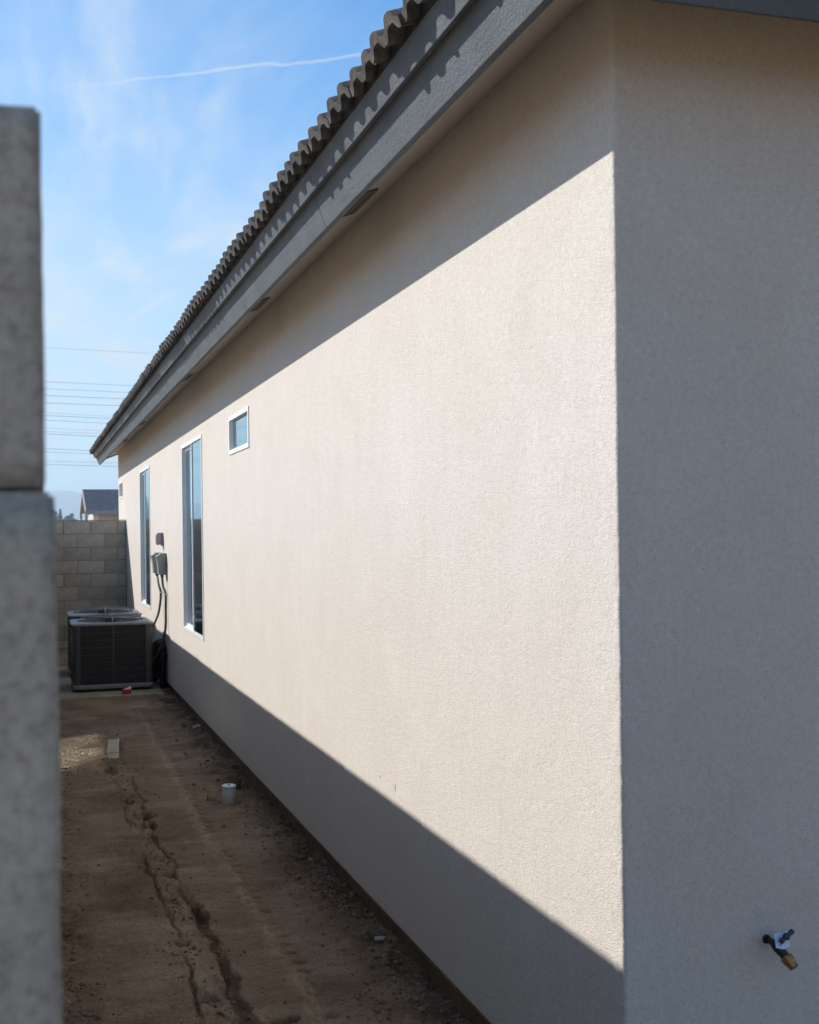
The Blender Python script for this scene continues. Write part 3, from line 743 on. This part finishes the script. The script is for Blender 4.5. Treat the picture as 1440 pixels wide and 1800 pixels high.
# ------------------------------------------------------------------ equipment pad and condensers
PADZ = -0.052
o = MB().box(0.16, 1.345, 13.16, 16.35, -0.22, PADZ).build('equipment_pad', MT['pad'], bevel=0.008)
tag(o, 'pale concrete pad under the two condenser units', 'concrete pad')
def rsq(h, r, n=6, cx=0, cy_=0):
    pts = []
    for q in range(4):
        a0 = q * math.pi / 2; ccx = (h - r) * (1 if q in (0, 3) else -1); ccy = (h - r) * (1 if q in (0, 1) else -1)
        for k in range(n + 1):
            a = a0 + math.pi / 2 * k / n; pts.append((cx + ccx + r * math.cos(a), cy_ + ccy + r * math.sin(a)))
    return pts
def loft(mb, rings, cap_top=False, cap_bot=False):
    n = len(rings[0][0]); vs = [(x, y, z) for pts, z in rings for x, y in pts]; fs = []
    for i in range(len(rings) - 1):
        for k in range(n): fs.append((i * n + k, i * n + (k + 1) % n, (i + 1) * n + (k + 1) % n, (i + 1) * n + k))
    if cap_bot: fs.append(tuple(range(n - 1, -1, -1)))
    if cap_top: fs.append(tuple(range((len(rings) - 1) * n, len(rings) * n)))
    return mb.add(vs, fs)
def make_condenser(label):
    u = thing('condenser_unit', label, 'air conditioner', (0, 0, 0), 'air conditioning condensers')
    H, hw = 0.735, 0.42
    m = MB(); loft(m, [(rsq(hw - .03, .05), 0.0), (rsq(hw - .03, .05), 0.035)], True, True); m.build('feet', MT['acdark'], u)
    m = MB(); loft(m, [(rsq(hw + .006, .06), 0.032), (rsq(hw + .010, .062), 0.040), (rsq(hw + .010, .062), 0.068), (rsq(hw + .002, .06), 0.076)], True, True); m.build('base_pan', MT['actop'], u, angle=35)
    m = MB(); loft(m, [(rsq(hw - .035, .05), 0.07), (rsq(hw - .035, .05), H - .02)], True, True); m.build('coil', MT['acdark'], u)
    # four louvred guards: vertical wires and cross ribs
    for q in range(4):
        m = MB(); span = hw - 0.062
        nb = 46
        for k in range(nb + 1):
            x = -span + 2 * span * k / nb; m.box(x - .0022, x + .0022, -hw + .002, -hw + .009, 0.078, H - .02)
        for k in range(1, 8):
            z = 0.078 + (H - .1) * k / 8; m.box(-span, span, -hw - .003, -hw + .0018, z - .0018, z + .0018)
        m.box(-0.007, 0.007, -hw - .0045, -hw - .0032, 0.078, H - .012)
        o = m.build('coil_guard', MT['acwire'], u); o.rotation_euler = (0, 0, q * math.pi / 2)
        m = MB(); pts = [(x, y) for x, y in rsq(hw, .055, 6)][:7]; inn = [(x - .008, y - .008) for x, y in pts]
        pts = [(hw, hw - .075)] + pts + [(hw - .075, hw)]; inn = [(hw - .012, hw - .075)] + [(x - .010, y - .010) for x, y in pts[1:-1]] + [(hw - .075, hw - .012)]
        m.prism(pts + inn[::-1], 0.074, H - .012, 'z'); o = m.build('corner_post', MT['acbody'], u, angle=30); o.rotation_euler = (0, 0, q * math.pi / 2)
    m = MB(); t = H - .015
    circ = lambda r: [(r * math.cos(math.pi / 4 * 0 + 2 * math.pi * (k - 3) / 28), r * math.sin(2 * math.pi * (k - 3) / 28)) for k in range(28)]
    loft(m, [(rsq(hw + .006, .065), t - .012), (rsq(hw + .012, .07), t - .004), (rsq(hw + .012, .07), t + .010), (rsq(hw - .004, .075), t + .017), (rsq(hw - .05, .20), t + .020), (circ(.352), t + .022), (circ(.345), t - .05)])
    m.build('top_cover', MT['actop'], u, angle=35)
    m = MB()
    def dome(r): return t + .020 + .046 * min(1.0, max(0.0, (.355 - r) / .055)) ** .7
    for r in [0.075 + .022 * k for k in range(13)]:
        m.tube([(r * math.cos(2 * math.pi * k / 32), r * math.sin(2 * math.pi * k / 32), dome(r)) for k in range(33)], .0022 if abs(r - .295) > .012 else .0045, 4, False)
    for k in range(12):
        a = math.pi / 12 + 2 * math.pi * k / 12; m.tube([(r * math.cos(a), r * math.sin(a), dome(r) + .003) for r in (.06, .18, .30, .325, .355)], .003, 4)
    for a in (math.pi / 2, -math.pi / 2): m.tube([(0, r * math.sin(a), dome(r) + .006) for r in (.0, .18, .30, .325, .37, .41)], .0055, 5)
    m.build('fan_grille', MT['actop'], u)
    m = MB().lathe([(0.0, .056), (.07, .056), (.076, .05), (.076, -.07), (0.0, -.07)], (0, 0, t), n=16); m.build('fan_motor', MT['acdark'], u)
    m = MB()
    for k in range(3):
        a = 2 * math.pi * k / 3
        P = [(r * math.cos(a + w), r * math.sin(a + w), t - .05 + zz) for r, w, zz in ((.06, -.3, 0), (.27, -.45, 0), (.27, .45, .045), (.06, .3, .03))]
        m.add(P + [(x, y, z - .003) for x, y, z in P], [(0, 1, 2, 3), (7, 6, 5, 4), (0, 4, 5, 1), (1, 5, 6, 2), (2, 6, 7, 3), (3, 7, 4, 0)])
    m.build('fan_blade', MT['acbody'], u)
    return u
ac1 = make_condenser('dark grey condenser unit standing in front, nearest the camera on the pad')
ac1.location = (0.842, 13.54 + 0.42, PADZ)
ac2 = copy_tree(ac1); ac2['label'] = 'dark grey condenser unit behind the first one, next to the far block wall'
ac2.location = (0.855, 15.1 + 0.42, PADZ)

# ------------------------------------------------------------------ electrical gear on the wall
def curve(pts, n=10):
    P = [Vector(p) for p in pts]; P = [P[0] * 2 - P[1]] + P + [P[-1] * 2 - P[-2]]; out = []
    for i in range(1, len(P) - 2):
        for k in range(n):
            t = k / n; a, b, c, d_ = P[i - 1:i + 3]
            out.append(0.5 * ((2 * b) + (c - a) * t + (2 * a - 5 * b + 4 * c - d_) * t * t + (3 * b - a - 3 * c + d_) * t ** 3))
    out.append(P[-2]); return out
def make_disconnect(y, zt, label, whip, strap):
    u = thing('electrical_disconnect', label, 'electrical box', (WX, y, zt), 'condenser disconnect boxes')
    h, w, dp = 0.24, 0.15, 0.088
    MB().box(-dp + .018, -0.001, -w / 2, w / 2, -h, 0).build('enclosure', MT['boxgrey'], u, bevel=0.005)
    m = MB(); m.prism([(-dp + .020, -.012), (-dp - .018, -.030), (-dp - .022, -.045), (-dp - .006, -.12), (-dp, -h + .006), (-dp + .020, -h + .006)], -w / 2 - .003, w / 2 + .003, 'y')
    c = m.build('cover_flap', MT['boxgrey'], u, bevel=0.003)
    MB().box(-dp - .030, -dp - .004, -.03, .03, -.050, -.034).build('finger_pull', MT['boxgrey'], c, bevel=0.003)
    m = MB().lathe([(0.0, 0), (.019, 0), (.019, -.022), (.0145, -.024), (.0145, -.03), (0, -.03)], (-.045, 0, -h), n=12); m.build('conduit_fitting', MT['conduit'], u, angle=40)
    pts = [Vector(p) - Vector((WX, y, zt)) for p in whip]
    MB().tube(curve(pts), 0.0135, 8).build('conduit', MT['conduit'], u, smooth=True)
    sp_ = Vector(strap) - Vector((WX, y, zt))
    MB().box(sp_.x - .017, -.001, sp_.y - .026, sp_.y + .026, sp_.z - .007, sp_.z + .007).build('conduit_strap', MT['steel'], u, bevel=0.002)
    return u
make_disconnect(13.72, 1.425, 'near grey disconnect box on the wall with a dark conduit', [(WX - .045, 13.72, 1.16), (WX - .042, 13.66, 1.06), (WX - .022, 13.60, .98), (WX - .022, 13.60, .80), (WX - .025, 13.60, .62), (WX - .05, 13.62, .48), (WX - .11, 13.66, .33), (WX - .19, 13.7, .2)], (WX - .02, 13.60, .975))
make_disconnect(14.28, 1.425, 'far grey disconnect box on the wall, partly behind the nearer box', [(WX - .045, 14.28, 1.16), (WX - .04, 14.16, 1.06), (WX - .024, 14.1, .98), (WX - .03, 14.1, .86), (WX - .06, 14.08, .72), (WX - .13, 14.06, .58), (WX - .2, 14.05, .5)], (WX - .02, 14.1, .975))
u = thing('outlet_cover', 'mauve grey weatherproof outlet cover above the disconnect boxes', 'outlet cover', (WX, 14.02, 1.58))
MB().box(-.022, -.001, -.06, .06, -.078, .072).build('back_plate', MT['sensor'], u, bevel=0.004)
m = MB(); m.prism([(-.022, .074), (-.060, .070), (-.076, .058), (-.082, .030), (-.080, -.045), (-.070, -.068), (-.022, -.060)], -.048, .048, 'y'); m.build('bubble_cover', MT['sensor'], u, bevel=0.007)
# insulated refrigerant lines
u = thing('refrigerant_lines', 'black foam insulated refrigerant lines drooping between wall and condenser', 'pipe', (WX - 0.05, 13.9, 0))
b0 = Vector((WX - 0.05, 13.9, 0))
for i, (path, r) in enumerate((
        ([(WX + .0, 13.78, .36), (WX - .04, 13.76, .37), (WX - .075, 13.76, .33), (WX - .07, 13.78, .22), (WX - .09, 13.8, .10), (WX - .15, 13.82, .02), (WX - .22, 13.85, .01)], .040),
        ([(WX + .0, 13.95, .40), (WX - .05, 13.92, .42), (WX - .11, 13.9, .38), (WX - .13, 13.88, .26), (WX - .12, 13.86, .12), (WX - .15, 13.9, .04), (WX - .22, 13.95, .04)], .046),
        ([(WX + .0, 14.15, .34), (WX - .05, 14.12, .35), (WX - .09, 14.1, .30), (WX - .10, 14.05, .18), (WX - .12, 14.0, .05), (WX - .2, 14.0, -.01)], .038),
        ([(WX + .0, 13.70, .30), (WX - .045, 13.68, .30), (WX - .06, 13.69, .22), (WX - .055, 13.71, .08), (WX - .06, 13.72, -.09)], .028))):
    MB().tube([p - b0 for p in curve(path)], r, 9).build('insulated_line', MT['black'], u, smooth=True)
m = MB()
MB().box(-.05, .03, -.12, .16, .30, .44).build('wall_boot', MT['black'], u, bevel=0.02)

# ------------------------------------------------------------------ small things in the yard
def make_pipe(x, y, h, r, capped, label):
    z = ground_z(x, y)
    u = thing('pvc_pipe', label, 'pipe', (x, y, z - 0.01), 'plastic drain stubs standing in the dirt')
    u.rotation_euler = (R(-2 if not capped else 1.5), R(1.5), 0)
    if capped:
        MB().lathe([(r, -.06), (r, h - .004)], n=24).build('stub', MT['pvcgrey'], u, smooth=True)
        MB().lathe([(r + .001, h - .010), (r + .003, h - .008), (r + .003, h - .001), (r - .001, h + .003), (r - .007, h + .004), (r - .010, h + .001), (.012, h + .001), (0, h + .001)], n=24).build('cap', MT['pvccap'], u, angle=35)
        MB().lathe([(.006, h + .0012), (.006, h + .006), (0, h + .006)], n=10).build('cap_knob', MT['ink'], u)
    else:
        m = MB(); n = 28; rings = [-.06, .0, .045, .05, h - .01, h]; vs = []; fs = []
        for rr_, hs in ((r, rings), (r - .008, rings)):
            for zz in hs:
                for k in range(n):
                    a = 2 * math.pi * k / n; dz = 0
                    if zz == h: dz = 0.006 * math.sin(a * 2 + .6)
                    vs.append((rr_ * math.cos(a), rr_ * math.sin(a), zz + dz))
        L_ = len(rings)
        for s in range(2):
            for i in range(L_ - 1):
                for k in range(n):
                    q = s * L_ * n
                    pass
                    fs.append((q + i * n + k, q + i * n + (k + 1) % n, q + (i + 1) * n + (k + 1) % n, q + (i + 1) * n + k))
        for k in range(n): fs.append(((L_ - 1) * n + k, (L_ - 1) * n + (k + 1) % n, 2 * L_ * n - n + (k + 1) % n, 2 * L_ * n - n + k))
        m.add(vs, fs); m.build('stub', MT['pvc'], u, angle=40)
        MB().lathe([(r + .0015, .052), (r + .0025, .055), (r + .0015, .058)], n=28).build('coupling_ring', MT['chip'], u, smooth=True)
    return u
make_pipe(*pipe1, 0.150, 0.043, False, 'open cream plastic pipe stub standing beside the cracked soil strip')
make_pipe(*pipe2, 0.125, 0.043, True, 'capped pale grey plastic pipe stub beside weeds near the wall')
# red carton on the pad edge
u = thing('litter_carton', 'small red carton with torn white top on the concrete pad', 'litter', (0.955, 13.235, PADZ))
m = MB(); m.prism([(-.044, -.03), (.044, -.026), (.040, .03), (-.042, .026)], 0.0, 0.055, 'z'); o = m.build('carton_body', MT['red'], u, bevel=0.003); u.rotation_euler = (0, 0, .2)
m = MB().add([(-.03, -.028, .053), (.043, -.026, .055), (.046, -.012, .088), (.0, -.006, .066), (-.03, .0, .058), (.04, .03, .053)], [(0, 1, 2, 3), (3, 2, 5, 4), (0, 3, 4)]); m.build('torn_flap', MT['paper'], u)
def shard(name, x, y, pts, th, mat, label, cat, rot=(0, 0, 0), lift=0.006, grp=None):
    m = MB(); m.prism(pts, 0, th, 'z'); o = m.build(name, mat, bevel=min(0.002, th * .3)); o.location = (x, y, ground_z(x, y) + lift); o.rotation_euler = rot
    return tag(o, label, cat, grp)
shard('stucco_chip', 1.375, 4.93, [(-.032, -.012), (.008, -.018), (.034, -.003), (.024, .012), (-.014, .015)], .006, MT['chip'], 'pale flat stucco chip lying in dark soil nearest the camera', 'debris', (.25, .1, .4), .012)
shard('paper_scrap', 1.375, 10.83, [(-.035, -.02), (.0, -.012), (.045, -.022), (.035, .02), (-.025, .024)], .004, MT['chip'], 'crumpled pale paper scrap beside the foundation past the capped pipe', 'litter', (.35, -.2, .2), .02)
shard('paper_scrap', 1.300, 11.05, [(-.04, -.02), (.03, -.03), (.045, .02), (-.03, .03)], .004, MT['chip'], 'grey crumpled scrap left of the paper by the foundation', 'litter', (-.2, .25, 1.1), .018)
shard('wood_sliver', 1.02, 12.42, [(-.09, -.012), (.08, -.006), (.10, .008), (-.08, .012)], .012, MT['chip'], 'pale splintered strip lying in front of the concrete pad', 'debris', (0, .05, .55), .012)
shard('stone_fragment', 1.40, 8.95, [(-.02, -.02), (.024, -.012), (.02, .02), (-.012, .024)], .018, MT['clod'], 'small brown stone against the foundation behind the capped pipe', 'stone', (.3, .2, .3), .01)

# weeds by the capped pipe
def weed(x, y, n, h, seed, label):
    rg = random.Random(seed); m = MB()
    for k in range(n):
        a = rg.uniform(0, 6.28); L = h * rg.uniform(.5, 1.1); lean = rg.uniform(.15, .7); w = rg.uniform(.002, .004)
        bx_, by_ = rg.gauss(0, .018), rg.gauss(0, .018); pts = []
        for i in range(5):
            t = i / 4; pts.append(Vector((bx_ + math.cos(a) * lean * L * t * t, by_ + math.sin(a) * lean * L * t * t, L * t * (1 - .25 * t * lean))))
        sd = Vector((-math.sin(a), math.cos(a), 0)); vs = []
        for i, p in enumerate(pts): vs += [p - sd * w * (1 - i / 4.2), p + sd * w * (1 - i / 4.2)]
        m.add(vs, [(2 * i, 2 * i + 1, 2 * i + 3, 2 * i + 2) for i in range(4)])
    me = m.mesh('weed_tuft', MT['leaf'], fix=False); o = link('weed_tuft', me, None, (x, y, ground_z(x, y) - .004))
    return tag(o, label, 'weed')
weed(1.095, 7.95, 16, .085, 1, 'small green weed tuft left of the capped pipe')
weed(1.315, 8.25, 26, .14, 2, 'taller thin weed tuft behind the capped pipe by the wall')

# loose clods
def clods():
    rg = np.random.RandomState(4); m = MB()
    t = (1 + 5 ** .5) / 2
    ico = [Vector(v).normalized() for v in ((-1, t, 0), (1, t, 0), (-1, -t, 0), (1, -t, 0), (0, -1, t), (0, 1, t), (0, -1, -t), (0, 1, -t), (t, 0, -1), (t, 0, 1), (-t, 0, -1), (-t, 0, 1))]
    fc = [(0, 11, 5), (0, 5, 1), (0, 1, 7), (0, 7, 10), (0, 10, 11), (1, 5, 9), (5, 11, 4), (11, 10, 2), (10, 7, 6), (7, 1, 8), (3, 9, 4), (3, 4, 2), (3, 2, 6), (3, 6, 8), (3, 8, 9), (4, 9, 5), (2, 4, 11), (6, 2, 10), (8, 6, 7), (9, 8, 1)]
    def put(x, y, r):
        z = ground_z(x, y); m.add([(x + v.x * r * rg.uniform(.6, 1.3), y + v.y * r * rg.uniform(.6, 1.3), z + r * .25 + v.z * r * rg.uniform(.5, .9)) for v in ico], fc)
    for _ in range(2600):
        y = 3.8 * (13.0 / 3.8) ** rg.rand(); x = 1.44 - abs(rg.normal(0, .13)); put(x, y, min(.016, .0025 + rg.exponential(.003)))
    for _ in range(420):
        y = 3.8 * (13.0 / 3.8) ** rg.rand(); x = .05 + abs(rg.normal(0, .10)); put(x, y, min(.014, .0025 + rg.exponential(.003)))
    for _ in range(520):
        y = 3.9 * (11.0 / 3.9) ** rg.rand(); x = .64 + rg.normal(0, .075); put(x, y, min(.014, .003 + rg.exponential(.003)))
    for _ in range(260):
        y = 3.9 * (12.5 / 3.9) ** rg.rand(); x = rg.uniform(.1, 1.4); put(x, y, min(.010, .002 + rg.exponential(.002)))
    for cx, cy_, sd, n in ((.155, 4.85, .035, 26), (.17, 4.55, .03, 18), (1.22, 4.35, .06, 20)):
        for _ in range(n): put(cx + rg.normal(0, sd), cy_ + rg.normal(0, sd * 2), rg.uniform(.005, .014))
    o = m.build('soil_clods', MT['clod']); o['kind'] = 'stuff'; o['label'] = 'loose dark soil crumbs along the foundation'
clods()

# ------------------------------------------------------------------ hose bibb on the near wall
hb = thing('hose_bibb', 'dark hose tap with brass outlet and pale tag on the shaded wall', 'tap', (1.851, CY, 0.532)); hb.scale = (.78, .78, .78)
wy = 0.0
MB().lathe([(0, .0005), (.0155, .0005), (.0155, .006), (.0125, .008), (0, .008)], (0, 0, 0), (0, -1, 0), 18).build('escutcheon', MT['bronze'], hb, angle=40)
MB().tube([(0, 0, 0), (.002, -.035, -.001), (.004, -.05, -.004)], .0115, 12).build('inlet_pipe', MT['bronze'], hb, smooth=True)
ax = Vector((.30, -.62, -.62)).normalized()
MB().lathe([(0, -.012), (.014, -.012), (.017, -.004), (.019, .012), (.017, .028), (.015, .034), (.016, .05), (0, .05)], (.004, -.05, -.004), ax, 16).build('valve_body', MT['bronze'], hb, angle=45)
o0 = Vector((.004, -.05, -.004)) + ax * .048
MB().lathe([(0, 0), (.019, 0), (.021, .003), (.021, .020), (.0185, .024), (.0185, .030), (.0165, .034), (.0165, .044), (.013, .045), (.012, .036), (0, .036)], o0, ax, 20).build('vacuum_breaker', MT['brass'], hb, angle=35)
st = Vector((.25, -.62, .74)).normalized(); s0_ = Vector((.010, -.062, .002))
MB().lathe([(0, 0), (.011, 0), (.011, .012), (.007, .014), (.007, .040), (0, .040)], s0_, st, 14).build('stem', MT['bronze'], hb, angle=40)
hc = s0_ + st * .042; side = Vector((.84, .05, .54)).normalized()
m = MB().tube([hc - side * .030, hc - side * .020, hc - side * .008, hc, hc + side * .008, hc + side * .020, hc + side * .030], [.0085, .009, .006, .0075, .006, .009, .0085], 10); m.build('tee_handle', MT['handle'], hb, smooth=True)
MB().lathe([(0, -.006), (.012, -.006), (.013, .0), (.010, .006), (0, .006)], hc, st, 14).build('handle_hub', MT['handle'], hb, smooth=True)
tc_ = s0_ + st * .020
tn = Vector((.15, -.86, .48)).normalized(); tu = Vector((.12, .48, .87)); tu = (tu - tn * tu.dot(tn)).normalized(); tr_ = tu.cross(tn) * -1
def P2(a, b, off=0): return tc_ + tr_ * a + tu * b + tn * off
m = MB(); cnr = [(-.028, .030), (-.006, .026), (.030, .020), (.034, -.026), (.004, -.030), (-.026, -.018)]
m.add([P2(a, b, 0) for a, b in cnr] + [P2(a, b, -.0008) for a, b in cnr], [(0, 1, 2, 3, 4, 5), (11, 10, 9, 8, 7, 6)] + [(i, (i + 1) % 6, (i + 1) % 6 + 6, i + 6) for i in range(6)])
tg = m.build('paper_tag', MT['tag'], hb)
m = MB()
for a, b, l in ((.006, -.012, .012), (.010, -.017, .010)): m.add([P2(a, b, .0006), P2(a + l, b - .001, .0006), P2(a + l, b - .0032, .0006), P2(a, b - .0022, .0006)], [(0, 1, 2, 3)])
m.build('print_marks', MT['ink'], tg)

# ------------------------------------------------------------------ beyond the wall
# neighbouring house
nb = thing('neighbour_house', 'cream house with grey striped tile roof beyond the block wall', 'house', (8, 62, HZ))
def nbl(m, name, mat, par=nb, **k):
    o = m.build(name, mat, par, **k); return o
NX0, NYE, NYR, EZ, RZ = -5.45, -2.0, 1.55, 2.89, 3.95       # local coordinates; eave towards the camera
nbl(MB().box(NX0 + .35, 9, -1.6, 4.6, 0, EZ + .02), 'wall', MT['wall2'])
m = MB(); m.add([(NX0 + .35, -1.6, EZ), (NX0 + .35, 4.6, EZ), (NX0 + .35, NYR, RZ + .05)], [(0, 1, 2)]); m.add([(NX0 + .6, -1.6, EZ), (NX0 + .6, 4.6, EZ), (NX0 + .6, NYR, RZ + .05)], [(2, 1, 0)]); nbl(m, 'gable_wall', MT['wall2'])
nc = 12; sly = (NYR - NYE) / nc; slz = (RZ + .17 - EZ - .17) / nc
roofp = MB()
roofp.add([(NX0, NYE, EZ + .1), (9.5, NYE, EZ + .1), (9.5, NYR, RZ + .1), (NX0, NYR, RZ + .1), (9.5, 2 * NYR - NYE, EZ + .1), (NX0, 2 * NYR - NYE, EZ + .1)], [(0, 1, 2, 3), (3, 2, 4, 5)])
rf = nbl(roofp, 'roof', MT['roof2'])
for k in range(nc):
    y0, y1 = NYE + sly * k, NYE + sly * (k + 1.12); z0, z1 = EZ + .12 + slz * k, EZ + .12 + slz * (k + 1.12)
    MB().add([(NX0 + .05, y0, z0 + .10), (9.5, y0, z0 + .10), (9.5, y1, z1), (NX0 + .05, y1, z1), (NX0 + .05, y0, z0 - .015), (9.5, y0, z0 - .015)], [(0, 1, 2, 3), (4, 5, 1, 0)]).build('tile_course', MT['roof2'], rf)
m = MB().box(NX0 - .02, 9.5, NYR - .09, NYR + .09, RZ + .12, RZ + .20); m.build('ridge_cap', MT['roof2'], rf)
m = MB(); 
for sgn in (1, -1):
    ye = NYR - sgn * (NYR - NYE + .03)
    m.add([(NX0 - .04, ye, EZ - .06), (NX0 + .02, ye, EZ - .06), (NX0 + .02, NYR, RZ - .02), (NX0 - .04, NYR, RZ - .02), (NX0 - .04, ye, EZ + .15), (NX0 + .02, ye, EZ + .15), (NX0 + .02, NYR, RZ + .19), (NX0 - .04, NYR, RZ + .19)],
          [(0, 3, 2, 1), (4, 5, 6, 7), (0, 1, 5, 4), (1, 2, 6, 5), (2, 3, 7, 6), (3, 0, 4, 7)])
m.build('barge_board', MT['trim2'], nb)
MB().box(NX0 + .03, 9.5, NYE - .06, NYE - .002, EZ - .06, EZ + .13).build('fascia', MT['trim2'], nb)
MB().box(NX0 + .36, NX0 + .60, -1.66, -1.602, 0, EZ - .08).build('corner_trim', MT['white2'], nb)

# distant trees
def tree(x, y, h, w, seed, label, shape, cat='tree', grp=None, base=0.0):
    u = thing('tree', label, cat, (x, y, HZ), grp); rg = random.Random(seed); m = MB()
    m.tube([(0, 0, -.2), (.05 * w, 0, h * .35), (0, .04 * w, h * .7), (0, 0, h * .93)], [h * .028, h * .022, h * .013, h * .004], 7)
    for k in range(7):
        a = rg.uniform(0, 6.28); z = h * rg.uniform(.3, .8); L = w * .4 * rg.uniform(.5, 1); m.tube([(0, 0, z), (math.cos(a) * L, math.sin(a) * L, z + L * .5)], [h * .010, h * .003], 5)
    m.build('trunk', MT['bark'], u)
    c = MB(); n = 900
    cl = [(rg.uniform(0, 6.28), rg.uniform(.12, 1), rg.uniform(.0, 1)) for _ in range(26)]
    for k in range(n):
        a, t, q = rg.choice(cl); a += rg.gauss(0, .35); t = min(1, max(.08, t + rg.gauss(0, .07))); q = min(1, max(0, q + rg.gauss(0, .25)))
        if shape == 'cypress': rad = w * .5 * (math.sin(math.pi * min(1, t * .93 + .07)) ** .6) * (.5 + .5 * q)
        elif shape == 'conifer': rad = w * .5 * (1.05 - t) * (.35 + .65 * q)
        else: rad = w * .5 * math.sqrt(max(0, 1 - (2 * t - 1) ** 2)) * (.4 + .6 * q)
        z0 = h * (.06 if shape != 'round' else .25); p = Vector((rad * math.cos(a), rad * math.sin(a), z0 + (h - z0) * t))
        s = h * rg.uniform(.018, .042); d1 = Vector((rg.gauss(0, 1), rg.gauss(0, 1), rg.gauss(0, 1))).normalized(); d2 = d1.orthogonal().normalized() * rg.uniform(.5, 1)
        c.add([p - d1 * s, p + d2 * s, p + d1 * s, p - d2 * s], [(0, 1, 2, 3)])
    me = c.mesh('crown', MT['leafdark'], fix=False); link('crown', me, u)
    return u
G = 'trees far beyond the block wall'
tree(6.1, 350, 8.95, 4.0, 1, 'distant dark tree touching the left block wall end', 'round', grp=G)
tree(8.1, 352, 9.25, 2.2, 2, 'distant narrow pointed tree, tallest of the far clump', 'conifer', grp=G)
tree(10.0, 349, 7.4, 3.6, 3, 'distant low bushy tree between pointed tree and clump end', 'round', grp=G)
tree(11.2, 351, 8.1, 3.4, 4, 'distant rounded tree at the right end of the far clump', 'round', grp=G)
tree(13.6, 352, 8.2, 1.5, 5, 'distant thin pointed tree just left of the neighbour roof', 'conifer', grp=G)
tree(14.9, 350, 8.0, 1.6, 6, 'distant thin pointed tree touching the neighbour gable', 'conifer', grp=G)
tree(2.866 - .0914 * 215, 1.0187 * 215, 8.4, 1.5, 8, 'slim dark cypress mirrored in the tall far window', 'cypress')
tree(-17.5, 190, 4.6, 4.0, 9, 'bushy tree mirrored low in the tall near window', 'round')

# hills
hn = 240; hv = []; hf = []
for i in range(hn + 1):
    a = R(-75) + R(150) * i / hn; ca, sa = math.sin(a), math.cos(a)
    az = math.degrees(a)
    base = 62 + 22 * mnoise.noise((az * .11, 2.2, 0)) + 10 * mnoise.noise((az * .43, 5.1, 0)) + 3 * mnoise.noise((az * 1.7, 1.1, 0)) + 26 * math.exp(-((az - 1.6) / 2.6) ** 2)
    for k, (r, hh) in enumerate(((2150, -3), (2260, .45), (2330, .8), (2400, 1.0), (2520, .7), (2800, -.05))):
        z = hh * base if hh > 0 else (-3 if k == 0 else -4)
        if 0 < k < 5: z += 4 * mnoise.noise((az * .9, k * 3.1, 4))
        hv.append((ca * r, sa * r, z))
for i in range(hn):
    for k in range(5): hf.append((i * 6 + k, i * 6 + k + 1, (i + 1) * 6 + k + 1, (i + 1) * 6 + k))
o = MB().add(hv, hf).build('hills', MT['hill'], smooth=True); o['kind'] = 'structure'

# power lines
WY = 110
wires = [((1.356, 17.939), -.024), ((1.322, 14.995), -.024), ((1.315, 14.406), -.027), ((1.309, 13.817), -.024), ((1.301, 13.179), -.021), ((1.292, 12.345), -.047), ((1.289, 12.1), -.034), ((1.284, 11.707), -.042),
         ((1.277, 11.021), -.039), ((1.273, 10.726), -.030), ((1.271, 10.53), -.043), ((1.256, 9.255), -.045), ((1.253, 8.961), -.039), ((1.244, 8.176), -.026), ((1.24, 7.882), -.027)]
thick = [.75 * q for q in [.012, .017, .017, .021, .021, .013, .021, .019, .013, .013, .022, .020, .017, .014, .020]]
ordn = ['topmost', 'second', 'third', 'fourth', 'fifth', 'sixth', 'seventh', 'eighth', 'ninth', 'tenth', 'eleventh', 'twelfth', 'thirteenth', 'fourteenth', 'lowest']
for i, (((wx, wz), sl_), th) in enumerate(zip(wires, thick)):
    pts = []
    for k in range(33):
        x = -150 + 300 * k / 32; dx = x - wx
        pts.append((x, WY + 0.02 * i, wz + sl_ * dx + 0.00022 * dx * dx))
    o = MB().tube(pts, th, 5).build('power_line', MT['wire'], smooth=True)
    tag(o, ('%s thin power line from the top, crossing the sky left of the roof' % ordn[i]) if i < 14 else 'lowest thin power line crossing the sky left of the roof', 'power line', 'power lines across the sky')

# ------------------------------------------------------------------ haze
hz = MB().box(-3400, 3400, -3400, 3400, HZ - 1.7, 118).build('haze', None)
hz['kind'] = 'stuff'
m = bpy.data.materials.new('haze_air'); m.use_nodes = True; t = m.node_tree; t.nodes.clear()
vo = t.nodes.new('ShaderNodeVolumePrincipled'); ou = t.nodes.new('ShaderNodeOutputMaterial')
vo.inputs['Color'].default_value = (0.66, 0.85, 1.0, 1); vo.inputs['Density'].default_value = 0.0007; vo.inputs['Anisotropy'].default_value = 0.2
t.links.new(vo.outputs[0], ou.inputs['Volume']); hz.data.materials.append(m)
